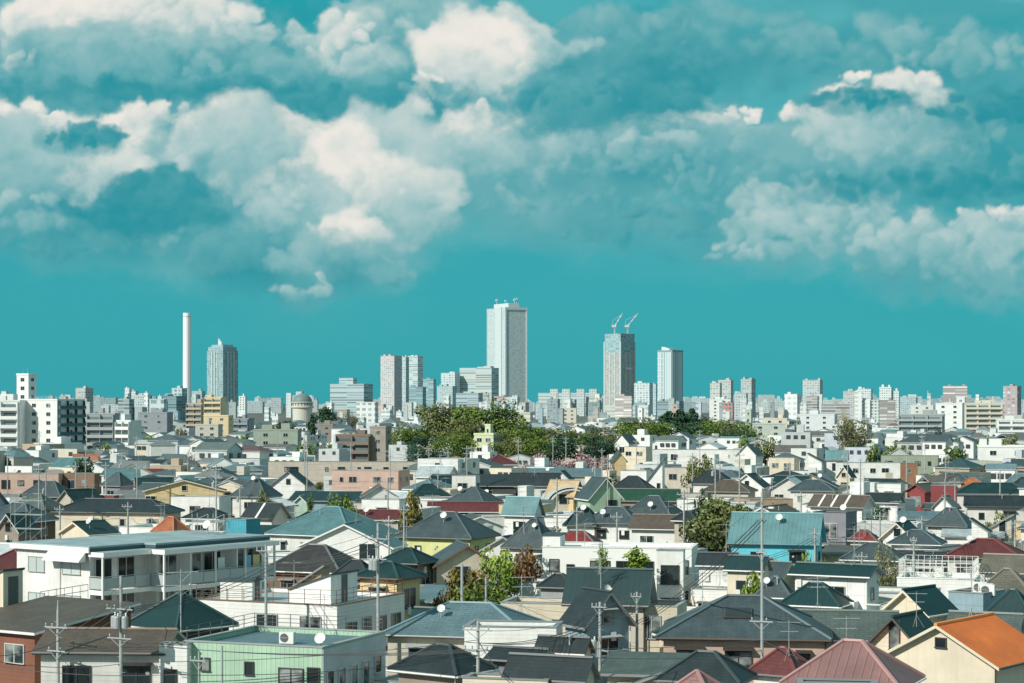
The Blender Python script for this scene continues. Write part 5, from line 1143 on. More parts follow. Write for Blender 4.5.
for k, (u, v) in enumerate(((.2,.1),(.38,-.1),(-.1,.3))): on(NH['bx'], 'ac_unit', u, v, label='white air conditioner on the blue-grey box house, ' + ['middle one','right-hand one','left-hand one'][k], yaw=-.5, s=1.25)
on(NH['gb'], 'ac_unit', .08, -.15, yaw=-.3, s=1.1); on(NH['gb'], 'tv_antenna', .1, .38); on(NH['gb'], 'satellite_dish', .44, -.40, label='white satellite dish at the right corner of the mint building')
for k in ('bl1','ct','sh','st','pg','dt3','mh','cw','gm','bs1','sw','tg','mrf','spy','sl6','cy','dgr'): on(NH[k], 'satellite_dish', R.uniform(-.25,.3), R.uniform(-.35,-.1), s=.8 if NH[k]['d'] < 220 else 1.15)
on(A1, 'satellite_dish', .18, .35, s=1.15, label='large round white dish behind the flat blue-grey roof')
for k in ('tb','st','sg','bh','dt','mr','rd','wt','cr','or','s1','wm','jk','dl','lw','yl','pk','bg','cy','dgl','sr1','kb','gp','dh2','rt','st1','lb','cm'): on(NH[k], 'tv_antenna', R.uniform(-.3,.3), R.uniform(-.2,.35), s=R.uniform(.8,1.15))
on(NH['b2'], 'aerial_mast', .47, .3, s=1.15, label='big two-boom TV antenna mast beside the brown tiled ridge roof', yaw=.1)
on(NH['sg'], 'aerial_mast', -.05, -.45, s=.9, label='TV antenna mast standing before the steep dark green roof', yaw=.1)
on(NH['lv'], 'tv_antenna', .2, 0, label='tangled TV antenna over the dark slate strip roof'); on(NH['bo'], 'tv_antenna', -.3, .1)
scaffold(190, 226, 514, 168, 'grey tube scaffolding beside the rust-tiled roof'); scaffold(8, 44, 497, 240, 'grey tube scaffolding at the left edge among dark roofs')

# pale side wall of the mint building, with its windows, and a parapet at the back
_g = NH['gb']; add_box(_g, 'side_wall', _g['w']/2+.004, _g['w']/2+.06, -_g['l']/2+.02, _g['l']/2-.02, .01, 5.9, wallm((.56,.60,.62), 'ribbed'))
for u, z_, h_ in ((-.40,3.7,1.7),(-.22,3.7,1.7),(-.03,3.7,1.7),(.16,3.7,1.7),(.36,4.2,1.0)): add_window(_g['o'], _g['w']/2+.064, u*_g['l'], z_, pi/2, .8, h_, FRAME_W)
# poles
pole(58, 600, 118, 'concrete utility pole with pointed tip before the terracotta-walled house', ((1.6,.9),(3.0,.7)), 0, -30, cone=True, nick='pointed concrete pole')
pole(121, 576, 116, 'tall concrete utility pole with transformers in front of the brown tiled roof', ((1.9,1.0),(3.6,.9)), 3, -30, nick='transformer pole at left')
pole(266, 545, 138, 'plain concrete pole rising at the end of the white balcony apartments', ((.4,.7),), 0, nick='pole by the balcony apartments')
pole(378, 523, 128, 'tall concrete pole with transformer before the yellow-orange house', ((1.0,.9),(2.3,.7)), 2, nick='pole before the yellow-orange house')
pole(389, 516, 186, 'slim concrete pole just behind the transformer pole at centre left', ((.5,.6),), 0, nick='slim pole at centre left')
pole(462, 564, 150, 'short white steel post among the bushes at centre', (), 0, steel=True, r=.12, nick='white post among bushes')
pole(486, 577, 146, 'thin grey post right of the white post among bushes', (), 0, steel=True, r=.09)
pole(478, 621, 112, 'concrete utility pole with insulators in front of the white blank wall', ((.5,.9),(1.6,.8)), 0, nick='pole before the white blank wall')
pole(600, 602, 122, 'concrete pole with a small transformer by the steep pointed dark gable', ((.3,.5),), 1, nick='pole by the pointed dark gable')
pole(637, 592, 138, 'round concrete pole right of the steep pointed dark gable', ((.3,.4),), 0)
pole(762, 492, 116, 'tall white steel pole rising in front of the big skylight roof', ((3.5,.3),(7.5,.7)), 0, steel=True, r=.085, lamp=True, nick='tall white steel pole')
pole(707, 553, 172, 'concrete pole with crossarms beside the cluttered white annex', ((.4,.8),), 0, nick='pole by the white annex')
pole(722, 556, 180, 'second concrete pole with antenna arms by the cream green-ridged house', ((.5,.9),(1.3,.6)), 1)
pole(815, 528, 190, 'grey concrete pole in front of the bright cyan house', ((.5,.6),), 0, nick='pole before the cyan house')
pole(914, 537, 170, 'grey concrete pole by the white lattice-fenced terrace', ((.3,.3),), 0, nick='pole by the lattice terrace')
pole(971, 566, 170, 'slim grey pole under the broad maroon hip roof', ((.3,.6),), 0, steel=True, r=.1)
pole(1015, 520, 210, 'grey concrete pole at the right edge by the tan sloped house', ((.4,.6),), 0)
pole(106, 462, 330, 'tall grey pole behind the sharp slate gable at left', ((.6,.8),), 0); pole(76, 463, 345, 'tall grey pole by the dark recessed building', ((.6,.8),), 0)
pole(46, 474, 300, 'grey pole in front of the long brown flat building', ((.5,.7),), 1); pole(137, 464, 330, 'tall grey pole left of the long pale yellow building', ((.6,.8),), 0)
pole(188, 452, 420, 'grey pole rising over white roofs at left', ((.6,.8),), 0); pole(240, 484, 330, 'grey pole above the broad slate hip left centre', ((.6,.8),), 1)
pole(60, 505, 235, 'grey pole before the wide slate hip at left', ((.5,.7),), 0); pole(128, 502, 220, 'grey pole before the long black hip over cream wall', ((.5,.7),), 0)
pole(307, 462, 360, 'grey pole before the very long tan building', ((.6,.8),), 0); pole(388, 478, 280, 'grey pole with crossarms at centre over the white box house', ((.6,.9),(1.6,.8)), 1)
pole(404, 505, 210, 'grey pole right of the low maroon roof', ((.5,.7),), 0)
for px, yt, d in ((418,452,420),(429,446,440),(440,456,400),(448,450,430),(438,470,330)):
    pole(px, yt, d, {418:'leftmost tall pole of the cluster right of the tan building',429:'tallest pole of the cluster right of the tan building',440:'middle pole of the cluster above the steel stairs',448:'rightmost pole of the cluster above the steel stairs',438:'nearer pole in front of the cluster above the steel stairs'}[px], ((.6,.9),(1.8,.8)), 0)
pole(557, 478, 260, 'grey pole before the ochre roof slope', ((.5,.7),), 0); pole(595, 456, 380, 'grey pole below the cherry trees, nearest the small yellow house', ((.6,.8),), 1)
pole(602, 448, 420, 'slim pole among the trees left of the small yellow house', ((.6,.8),), 0); pole(617, 512, 205, 'grey concrete pole before the slate hip over white wall', ((.5,.7),), 0)
pole(684, 490, 225, 'grey concrete pole before the long taupe ridge roof', ((.5,.8),), 0); pole(577, 507, 215, 'thin pole beside the dark green hip by the arch', ((.5,.7),), 0)
pole(720, 462, 370, 'grey pole right of the beige flat house', ((.6,.8),), 0); pole(790, 462, 380, 'grey pole left of the cream cubic pair', ((.6,.8),), 0)
pole(801, 492, 260, 'grey pole before the dark slate hip behind the stripes', ((.5,.8),), 1); pole(864, 476, 320, 'grey pole in front of the long white wall building', ((.6,.8),), 0)
pole(945, 479, 300, 'white-grey pole in front of the scarlet flat-roofed block', ((.6,.8),), 0); pole(955, 478, 305, 'second pole right beside the one before the scarlet block', ((.6,.8),), 0)
pole(922, 516, 235, 'grey pole before the large slate hip at right', ((.5,.7),), 0); pole(1000, 470, 340, 'grey pole over the long dark teal hip at right edge', ((.6,.8),), 0)
pole(880, 512, 240, 'grey pole before the round dark bush right of the grey box', ((.5,.7),), 0); pole(862, 552, 178, 'grey pole beside the plain slate roof by bare tree', ((.4,.6),), 0)
pole(199, 651, 106, 'thin rusty pipe mast in front of the mint green wall', ((.5,.5),), 0, steel=True, r=.06); pole(222, 646, 108, 'short white lamp post before the mint green wall', (), 0, steel=True, r=.07, lamp=False)
# cables
def tops(i, dz=.5, s=0): p = POLES[i]; return Vector((p['x']+s*p['e']*.8*cos(p['yaw']), p['y']+s*p['e']*.8*sin(p['yaw'])-.2, p['zt']-dz))
prs = [(0,1,2.0,'between the pointed concrete pole and the transformer pole'), (1,2,2.0,'from the transformer pole to the balcony apartments pole'), (2,3,1.2,'from the balcony apartments pole to the yellow-orange house'),
       (1,7,3.8,'from the transformer pole across the mint building'), (7,8,1.2,'between the white blank wall and the pointed dark gable'), (8,9,.8,'beside the pointed dark gable'), (9,10,2.2,'from the pointed dark gable to the tall white pole'),
       (3,4,1.0,'between the two poles at centre left'), (11,12,.8,'above the cluttered white annex'), (12,13,1.0,'from the cream house to the cyan house'), (13,14,1.2,'from the cyan house to the lattice terrace'), (14,16,1.0,'over the broad maroon hip roof')]
for i, j, dz, w_ in prs:
    for s, nm in ((-1,'left'), (0,'middle'), (1,'right')):
        cable(tops(i, dz, s), tops(j, min(dz, 1.6), s), .5, f"thin black {nm} cable {w_}")
for k, (p, q, lab) in enumerate((((-20,658,112),(121,664,116),'upper black cable crossing the terracotta wall'), ((-20,664,112),(200,673,106),'lower black cable crossing the terracotta wall'), ((121,662,116),(478,640,112),'black cable sweeping over the mint building windows'),
    ((180,675,104),(478,655,112),'lowest black cable crossing the mint building'), ((478,645,112),(762,640,116),'long black cable over the roofs at bottom centre'), ((478,650,112),(762,655,116),'second long black cable over the roofs at bottom centre'),
    ((540,690,100),(762,650,116),'black cable rising to the tall white pole'), ((762,640,116),(930,700,92),'black cable running down over the dusty pink roof'), ((520,690,100),(478,640,112),'black cable climbing to the white blank wall pole'), ((60,640,118),(-20,655,112),'short black cable leaving the left edge'))):
    cable(P3(*p), P3(*q), .35, lab)

# trees and bushes near
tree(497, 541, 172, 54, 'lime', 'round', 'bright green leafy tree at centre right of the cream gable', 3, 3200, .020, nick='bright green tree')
tree(463, 553, 166, 58, 'gold', 'round', 'yellow-green shrubby tree before the cream gable', 4, 2600, .022); tree(438, 566, 160, 24, 'rust', 'bush', 'reddish shrub left of the white post among bushes', 5, 1400, .03)
tree(482, 568, 156, 74, 'green', 'bush', 'mass of green garden shrubs below the bright green tree', 6, 3000, .024); tree(452, 583, 152, 30, 'green', 'bush', 'low green shrub beside the white post', 7, 1400, .03)
tree(528, 541, 178, 44, 'rust', 'round', 'reddish brown tree left of the white modern building', 8, 2600, .022); tree(510, 550, 178, 24, 'olive', 'round', 'olive shrub tree behind the reddish brown tree', 9, 1800, .026)
tree(602, 542, 172, 15, 'lime', 'column', 'slim potted tree in front of the white modern building, left one', 10, 900, .02, z0=4.6); tree(636, 545, 172, 30, 'lime', 'column', 'fuller potted tree in front of the white modern building, right one', 11, 1200, .024, z0=4.6)
tree(686, 606, 150, 18, 'green', 'bush', 'clipped green bush left of the skylight roof', 12, 1200, .03); tree(752, 570, 160, 34, 'lime', 'round', 'yellow-green tree beside the tall white pole', 13, 2000, .024)
tree(690, 580, 160, 16, 'rust', 'bush', 'rusty brown climbing plant on the cluttered white annex', 14, 1000, .03); tree(731, 592, 160, 20, 'olive', 'bush', 'grey-green bush under the cluttered white annex', 15, 1000, .03)
tree(885, 537, 172, 40, 'bare', 'round', 'bare twiggy tree in front of the lattice-fenced terrace', 16, 2600, .013, nick='bare twiggy tree'); tree(806, 543, 178, 30, 'lime', 'bush', 'yellow-green bush at the foot of the cyan house', 17, 1200, .03); tree(826, 545, 186, 18, 'gold', 'bush', 'golden bush right of the cyan house', 18, 1000, .03)
tree(160, 676, 103, 40, 'green', 'bush', 'small leafy bush at the bottom edge by the mint building', 19, 1800, .024); tree(215, 576, 158, 24, 'gold', 'bush', 'yellow-green hedge bush beneath the balconies', 20, 1200, .03); tree(256, 588, 150, 26, 'olive', 'bush', 'brownish garden bush right of the white storage hut', 21, 1200, .03)
tree(341, 486, 245, 42, 'green', 'round', 'round green tree at centre left above the teal pyramid roof', 22, 2600, .022, nick='round green tree'); tree(263, 484, 285, 22, 'olive', 'round', 'olive tree left of the long flat black-green roof', 23, 1500, .026)
tree(412, 490, 255, 30, 'gold', 'round', 'yellow-olive tree right of the white box house at centre', 24, 1700, .026); tree(310, 483, 300, 14, 'green', 'bush', 'green bush under the white pointed gable', 25, 700, .035)
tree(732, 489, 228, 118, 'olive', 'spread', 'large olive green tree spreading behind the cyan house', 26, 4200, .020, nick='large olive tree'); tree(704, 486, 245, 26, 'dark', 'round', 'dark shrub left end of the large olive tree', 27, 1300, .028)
tree(700, 450, 400, 36, 'olive', 'spread', 'broad grey-green tree before the long white flat building', 28, 1800, .026); tree(878, 504, 255, 22, 'dark', 'round', 'round dark green shrub right of the grey box house', 29, 1500, .026)
tree(775, 496, 260, 26, 'green', 'bush', 'green shrub in front of the dark slate hip behind the stripes', 30, 1000, .03); tree(998, 502, 270, 34, 'olive', 'bush', 'flat olive hedge by the wide dark slate ridge', 31, 1100, .03)
tree(1012, 524, 220, 22, 'olive', 'bush', 'olive shrub at the right edge below the tan sloped house', 32, 900, .03); tree(83, 454, 420, 26, 'dark', 'round', 'dark green tree left of the white roofs at mid left', 33, 1300, .028)
tree(1016, 555, 200, 16, 'green', 'bush', 'green garden bush by the right edge below the maroon roof', 34, 900, .03); tree(190, 445, 480, 18, 'olive', 'bush', 'olive shrub among white houses at left', 35, 700, .035)
# ------------------------------------------------------------------ the wood, mid-rises and skyline
WOOD = 'trees of the wood in the middle distance'
for px, yt, d, w, k, s, lab, sd in (
  (488,400,760,64,'green','round','tallest rounded bright green tree of the wood at centre',41), (440,404,780,58,'olive','round','big pale olive budding tree of the wood left of the tallest one',42),
  (412,421,700,34,'green','round','dark green tree at the left end of the wood',43), (466,416,690,40,'olive','round','olive tree in front of the tallest rounded green tree',44),
  (522,419,720,36,'green','round','green tree right of the tallest rounded tree of the wood',45), (548,425,760,34,'olive','round','olive brown tree right of centre in the wood',46), (575,428,720,32,'green','round','mid green tree of the wood above the cherry blossom',47),
  (600,426,760,34,'bare','round','greyish leafless tree of the wood below the pink-brown bands tower',48), (560,432,600,40,'dark','round','dark tree low in the wood above the pink blossom',49), (598,434,600,36,'dark','round','dark green tree at the right end of the low wood',50),
  (530,430,600,46,'green','spread','broad green tree low at the middle of the wood',51), (385,424,740,26,'olive','round','small olive tree before the brown apartment houses',52), (505,428,600,40,'olive','spread','broad olive tree right of the lime tower house',53), (455,428,590,46,'green','spread','broad green tree left of the lime tower house',54), (425,432,600,40,'dark','spread','dark green spreading tree left of the wood centre',55)):
    tree(px, yt-1-(4 if w > 54 else 0), d, w*1.35, k, s, lab, sd, 5200, .0145, group=WOOD)
for px, yt, d, w, k, sh, sd in ((622,414,950,24,'green','round',61),(640,409,960,26,'olive','round',62),(655,412,940,22,'green','round',63),(668,406,1000,26,'dark','cone',64),(680,404,1000,22,'dark','cone',65),(692,405,1000,22,'dark','cone',66),(702,409,980,24,'dark','round',67),
  (716,412,960,24,'green','round',68),(730,414,950,24,'olive','round',69),(745,415,940,22,'green','round',70),(660,416,900,26,'green','round',71),(690,417,900,26,'dark','round',72),(710,419,890,26,'green','round',73),(632,419,890,24,'green','round',74),(735,420,890,22,'dark','round',75)):
    tree(px, yt, d, w*1.5, k, 'bush' if sh == 'round' else sh, None, sd, 2200, .022, name='tree', group='trees of the far wood below the striped tower', hand=True, auto=({'green':'mid green','olive':'olive','dark':'dark'}[k])+(' pointed evergreen tree of the far wood' if sh == 'cone' else ' round-topped tree of the far wood'))
for px, yt, d, w, sd in ((536,452,470,30,81),(556,455,460,26,82),(580,449,480,40,83),(602,454,470,26,84),(524,456,450,18,85)):
    tree(px, yt, d, w, 'pink', 'spread', {536:'pink cherry tree in blossom left of the middle of the cherry row',556:'low pink cherry tree in the middle of the cherry row',580:'largest pink cherry tree in full blossom',602:'rosy cherry tree at the right end of the cherry row',524:'small pink cherry tree at the left end of the cherry row'}[px], sd, 1800, .024, group='cherry trees in blossom')
tree(853, 409, 560, 44, 'bare', 'round', 'big bare budding tree standing tall at right', 91, 5200, .0125, nick='big bare budding tree'); tree(765, 430, 560, 32, 'olive', 'round', 'olive tree right of the white twin-gabled houses', 92, 1700, .025)
for px, w, sd in ((874,22,93),(890,24,94),(905,20,95)): tree(px, 437, 520, w, 'green', 'bush', {874:'left end of the dark green hedge trees below the grey stair building',890:'middle of the dark green hedge trees below the grey stair building',905:'right end of the dark green hedge trees below the grey stair building'}[px], sd, 1000, .035)
tree(985, 433, 600, 20, 'green', 'round', 'green tree before the cream balcony apartments at right', 96, 1000, .03); tree(797, 415, 900, 12, 'dark', 'round', 'dark tree beside the white slab below the grey-pink towers', 97, 700, .035); tree(938, 424, 640, 16, 'dark', 'round', 'dark tree at the right end of the grey stair building', 98, 800, .035)
tree(325, 404, 1200, 26, 'dark', 'round', 'dark round tree right of the domed water tower', 99, 1200, .028); tree(285, 416, 1000, 30, 'dark', 'round', 'dark tree left below the domed water tower', 100, 1200, .028); tree(352, 410, 1250, 22, 'bare', 'round', 'grey leafless tree right of the dark round tree', 101, 700, .02); tree(312, 413, 1000, 18, 'dark', 'cone', 'small dark conifer below the domed water tower', 102, 700, .03)
landmark_towers()
def S(lab, nick, x0, x1, yt, d, wall, style, **k): return block(lab, nick, x0, x1, yt, d, wall, style, **k)
# left white group
b1 = S('white apartment block with open balconies at the left edge', 'white balcony block at left edge', -30, 26, 400, 683, 'white', 'balcony', yaw=-5, asp=.5)
b2 = S('white end wall apartment block with small windows and dark teal balcony side', 'white and teal apartment block', 27, 83, 399, 683, 'white', 'plain', yaw=-28, asp=1.0, roofhut=False)
h = b2; w, l, zt = h['w']/2, h['l']/2, h['zt']; tm = mat('plain', (.03,.12,.14), .6); tm2 = mat('plain', (.015,.05,.06), .6)
for f in range(5):
    z = zt-3.4-f*3.0; add_box(h, 'balcony', w+.004, w+1.1, -l*.95, l*.95, z, z+1.05, tm)
    for k in range(4): add_box(h, 'partition', w+.004, w+1.0, -l*.9+k*l*.6-.06, -l*.9+k*l*.6+.06, z+1.054, z+2.85, tm2)
p_ = S('tall white stair and lift tower rising between the two white apartment blocks at far left', 'tall white lift tower', 17, 36, 373.5, 701, 'white', 'plain', yaw=-28, asp=.75, roofhut=False)
for x, y in ((-1.5,0),(0,.5),(1.0,-.5)):
    B = MB(); zz = p_['zt']; B.tube((x,y,zz),(x,y,zz+2.2),.05,.03,5,METAL); B.build('aerial', p_['o'])
rail_on(dict(w=h['w'], l=h['l'], cx=h['cx'], d=h['d'], th=h['th'], He=zt-.4), 'pale railing along the roof of the white and teal apartment block', 'railing', PLAST_W, 1.3, 0, 2.0)
S('grey apartment house with four rows of shaded balconies at left', 'grey balcony block', 88, 119, 413, 780, 'grey', 'balcony', yaw=-10, asp=.5)
S('narrow pale grey end wall beside the white and teal apartment block', 'pale grey end wall', 80, 92, 402, 805, 'palegrey', 'plain', yaw=-8, asp=.8)
S('white narrow block with dark recessed balconies', 'honeycomb balcony block', 117, 141, 420, 756, 'white', 'balcony', yaw=-30, asp=.9)
S('large plain grey windowless end wall at left', 'plain grey end wall', 138, 173, 412, 1045, 'steelgrey', 'stuccoless' if 0 else 'plain', yaw=-18, asp=.4, wc=(.2,.2,.2))
S('tan apartment house with many balconies beside the yellow one', 'brown stepped apartment house', 187, 208, 403, 1098, 'tan', 'balcony', yaw=-20, asp=.7)
S('warm yellow stepped apartment building with corner tower', 'yellow stepped apartment building', 205, 226, 397, 1072, 'yellow', 'balcony', yaw=-14, asp=.7)
S('lower yellow wing right of the yellow stepped apartment building', 'lower yellow wing', 204, 233, 415, 1031, 'yellow', 'plain', yaw=-14, asp=.5, roofhut=False)
S('olive-beige small block in front of the lower yellow wing', 'olive-beige block', 196, 222, 424, 991, 'beige', 'plain', yaw=-10, asp=.6)
S('shaded dark grey block right of the lower yellow wing', 'shaded dark grey block', 231, 254, 418, 1072, 'steelgrey', 'balcony', yaw=-20, asp=.6)
S('pink-grey residential tower with rounded roof top at far left', 'pink-grey rounded tower', 76, 93, 388, 3000, (.50,.42,.38), 'grid', yaw=-30, asp=.9, fh=4, bw=5)
S('pair of small white office slabs on the skyline at left', 'white office slab pair', 125, 131, 388, 3200, 'white', 'grid', yaw=-20, asp=.8); S('right one of the small white office slabs on the left skyline', 'right office slab', 130, 138, 391, 3200, 'offwhite', 'grid', yaw=-20, asp=.8)
S('green-glass topped white office block left of the tall white chimney', 'green-glass topped office', 172, 187, 388, 2600, (.45,.58,.58), 'grid', yaw=-25, asp=.8, fh=5, bw=6)
S('dark teal office cube below the tall white chimney', 'dark teal office cube', 160, 187, 396, 2200, (.06,.17,.20), 'bands', yaw=-30, asp=.8, wc=(.02,.07,.09))
S('pale blue-white office block left of the dark teal office cube', 'pale blue-white office', 150, 167, 399, 1500, (.60,.66,.68), 'grid', yaw=-12, asp=.6, fh=6, bw=8)
S('grey slab with dense windows left of the pale blue-white office', 'grey dense-windowed slab', 118, 134, 399, 1700, 'grey', 'bands', yaw=-25); S('mid grey stepped block on the left skyline', 'mid grey stepped block', 132, 152, 395, 2400, 'palegrey', 'grid', yaw=-20)
S('small dark grey block right of the tall white chimney', 'small block by chimney', 192, 205, 391, 3000, (.32,.38,.38), 'grid', yaw=-20)
S('white rooftop tank building right of the teal stepped tower', 'tank building', 239, 247, 396, 2600, 'white', 'plain', yaw=-20)
# centre
S('wide blue-grey government building with stepped top storey', 'wide blue-grey building', 330, 373, 384, 3400, (.40,.46,.48), 'bands', yaw=-24, asp=.5, fh=4.2, roofhut=False); S('flat top storey block on the wide blue-grey building', 'top storey block', 339, 357, 378, 3420, (.55,.60,.61), 'bands', yaw=-24, asp=.5, fh=4.2, roofhut=False)
S('pinkish twin-slab residential tower at left centre', 'pinkish twin tower', 380.5, 402, 356, 4000, (.68,.44,.40), 'grid', yaw=-32, asp=.8, fh=3.6, bw=5)
S('plain light grey shaded wing of the pinkish twin tower', 'grey wing of pinkish tower', 400, 409, 357, 4080, (.52,.52,.52), 'grid', yaw=-32, asp=.8, fh=3.6, bw=5)
S('white tower right behind the pinkish twin tower', 'white tower behind pinkish one', 407.5, 423, 356, 4300, (.74,.74,.72), 'bands', yaw=-30, asp=.8, fh=4)
S('low dark teal glass block below the white tower', 'low dark teal block', 409, 426, 387, 3600, (.04,.16,.20), 'bands', yaw=-20, wc=(.02,.08,.10)); S('dark blue-green block with rounded top right of the white tower', 'dark blue-green block', 423, 436, 379, 4200, (.05,.19,.23), 'bands', yaw=-20, wc=(.03,.12,.15))
S('white office tower left of the beige banded slab', 'white office tower', 441, 460, 373, 3900, (.72,.74,.73), 'grid', yaw=-26, asp=.7, fh=4.4, bw=6)
S('big beige office slab with horizontal window bands', 'beige banded slab', 459.5, 499, 368, 3900, (.60,.56,.46), 'bands', yaw=-24, asp=.5, fh=4.4, wc=(.16,.20,.20))
S('grey-blue stepped office below the white office tower', 'grey-blue stepped office', 437, 457, 386, 3000, (.40,.47,.49), 'grid', yaw=-24); S('long grey office in front of the beige banded slab', 'long grey office', 456, 483, 393, 2800, (.42,.46,.46), 'bands', yaw=-18)
S('small red and pink block in front of the tallest white skyscraper', 'red and pink block', 494, 507, 396, 2400, (.55,.28,.28), 'grid', yaw=-20); S('white jumbled office right of the red and pink block', 'white jumbled office', 505, 520, 397, 2300, (.66,.66,.66), 'grid', yaw=-20)
S('long white slab block with lift huts right of the skyscraper', 'long white slab block', 538, 600, 393, 3600, (.72,.71,.66), 'bands', yaw=-12, asp=.25, roofhut=False)
for k, x in enumerate((550,562,576.5,589)): S(['first','second','third','fourth'][k]+' white cube from the left above the long white slab block', 'white cube', x, x+8.5, 389, 3580, (.72,.71,.66), 'grid', yaw=-12, asp=.6, roofhut=False)
S('cream square block in front of the long white slab block', 'cream square block', 561, 577, 408, 1500, 'cream', 'plain', yaw=-6, asp=.6); S('dark grey apartment slab left of the cream square block', 'dark grey apartment slab', 547, 560, 399, 2000, 'steelgrey', 'grid', yaw=-20)
S('dark green-grey block right of the cream square block', 'dark green-grey block', 588, 602, 402, 1900, (.14,.20,.20), 'grid', yaw=-20); S('pinkish banded block at the foot of the tower under construction', 'pinkish banded block', 615, 634, 396, 2200, (.55,.40,.36), 'bands', yaw=-16, wc=(.62,.58,.55))
S('square white office block right of the tower under construction', 'square white office', 634, 653, 383, 3800, (.75,.75,.73), 'grid', yaw=-24, asp=.6, fh=4.4, bw=6); S('thin blue-grey block beside the square white office', 'thin blue-grey block', 651, 657, 384, 3900, (.45,.52,.55), 'grid', yaw=-24)
S('dark navy podium under the striped curved-top tower', 'dark navy podium', 657, 684, 401, 2600, (.16,.22,.26), 'bands', yaw=-24)
S('white house-like block with red roof line at right centre', 'white block with red roof line', 709, 733, 399, 1700, 'white', 'plain', yaw=-16); S('low red-tiled strip building right of it at right centre', 'red-tiled strip building', 722, 734, 403, 1650, (.52,.16,.12), 'grid', yaw=-16)
S('pinkish beige apartment pair, front slab, at right centre', 'pinkish beige front slab', 710, 722, 383, 3300, (.66,.56,.48), 'grid', yaw=-25, fh=4, bw=5); S('pinkish beige apartment pair, taller rear slab', 'pinkish beige rear slab', 718, 733.5, 380, 3400, (.60,.52,.46), 'grid', yaw=-25, fh=4, bw=5)
S('brown-grey tower with dark right side right of the pinkish beige pair', 'brown-grey tower', 741, 755.5, 379, 3300, (.40,.34,.31), 'grid', yaw=-40, fh=4, bw=5)
S('grey slab block below the brown-grey tower', 'grey slab block', 734, 748, 393, 2300, (.48,.50,.50), 'grid', yaw=-20)
t_ = S('pale green concrete column tower in front of the far wood', 'pale green column tower', 745, 752.5, 409, 938, (.50,.58,.46), 'stuccoless' if 0 else 'plain', yaw=-20, asp=.9, roofhut=False); S('low pale green deck building right of the pale green column tower', 'low pale green deck', 750, 786, 423, 964, (.55,.60,.52), 'plain', yaw=-8, asp=.4, roofhut=False)
# right
S('grey-pink residential tower with central notch at right', 'grey-pink notched tower', 802.5, 823, 380, 3200, (.52,.47,.43), 'grid', yaw=-25, fh=4, bw=4.4)
S('brownish pink tower in front of the grey-pink notched tower', 'brownish pink tower', 806, 819, 396, 2200, (.50,.37,.31), 'bands', yaw=-20); S('long pink-grey slab right of the brownish pink tower', 'long pink-grey slab', 821, 850, 404, 1900, (.56,.46,.43), 'bands', yaw=-10, asp=.3)
S('white slab block with regular window holes at right', 'white holed slab', 797, 838, 414, 1206, (.72,.74,.76), 'plain', yaw=-18, asp=.5); S('cream low block with green roof edge left of the white holed slab', 'cream low block', 762, 788, 418, 1206, 'cream', 'plain', yaw=-10, asp=.5)
S('pinkish grey block on the skyline left of the white office cluster', 'pinkish grey skyline block', 843, 858, 391, 2800, (.56,.48,.45), 'grid', yaw=-20); S('white office cluster block with flat top on the right skyline', 'white cluster block', 857, 873, 389, 2700, (.74,.75,.74), 'grid', yaw=-22)
S('tallest white block with stepped roof on the right skyline', 'tallest white right block', 879, 893, 387, 2600, 'white', 'grid', yaw=-22); S('white sloped-top block right of the tallest white one', 'white sloped block', 891, 900, 391, 2600, 'offwhite', 'grid', yaw=-22)
S('brown banded apartment block among the white ones at right', 'brown banded block', 879, 896, 400, 1700, (.25,.19,.16), 'bands', yaw=-14, wc=(.45,.42,.40)); S('pale cream and white slab left of the brown banded block', 'pale cream slab', 861, 880, 400, 1900, 'offwhite', 'grid', yaw=-14)
S('teal-grey distant slab right of the white cluster', 'teal-grey distant slab', 900, 918, 397, 3000, (.38,.47,.50), 'grid', yaw=-20); S('white stepped block above the grey stair building', 'white stepped block', 910, 935, 405, 1500, (.72,.71,.66), 'plain', yaw=-16)
S('maroon banded apartment tower on the right skyline', 'maroon banded tower', 942.5, 967.5, 386, 2600, (.36,.20,.17), 'bands', yaw=-10, asp=.5, fh=4, wc=(.62,.58,.55), vf=.35)
S('red-grey narrow tower at the right edge of the skyline', 'red-grey narrow tower', 1003.5, 1021, 386, 2400, (.42,.22,.21), 'grid', yaw=-40, fh=4, bw=6, wc=(.3,.32,.34))
S('grey concrete building with open deck floors at right', 'grey stair building', 897, 946, 414, 1018, 'grey', 'balcony', yaw=-16, asp=.5)
S('tall white apartment block below a narrow lift tower at right', 'white stair tower block', 935, 965, 403, 1152, 'white', 'plain', yaw=-20, asp=.6, roofhut=False); S('narrow white lift tower rising on the white stair tower block', 'narrow white lift tower', 956, 966, 397, 1206, 'white', 'plain', yaw=-20, asp=.8, roofhut=False)
S('long cream apartment block with rows of balconies at right', 'cream balcony apartments', 964, 1003, 403, 1179, 'cream', 'balcony', yaw=-8, asp=.4)
S('white apartments with a red roof line at the right edge', 'white red-lined apartments', 996, 1040, 419, 1018, 'white', 'balcony', yaw=-8, asp=.4)
S('white apartment house near the right edge', 'white terrace apartments', 976, 1034, 445, 573, 'white', 'plain', yaw=-12, asp=.5)
LT = S('pale lime tower house with shaded side painted teal in front of the wood', 'lime tower house', 474, 502, 433, 634, (.62,.66,.40), 'plain', yaw=-28, asp=.8, roofhut=False); S('narrow lime stair turret on the lime tower house', 'lime stair turret', 485, 493, 424, 644, (.62,.66,.40), 'plain', yaw=-28, asp=.9, roofhut=False)
q_ = HOUSES and LT; add_box(q_, 'shade_side_slab', q_['w']/2+.004, q_['w']/2+.15, -q_['l']/2, q_['l']/2, .02, q_['zt']-.7, mat('panel', (.05,.20,.21), .5))  # dark teal slab: the tower's shaded side put into its colour
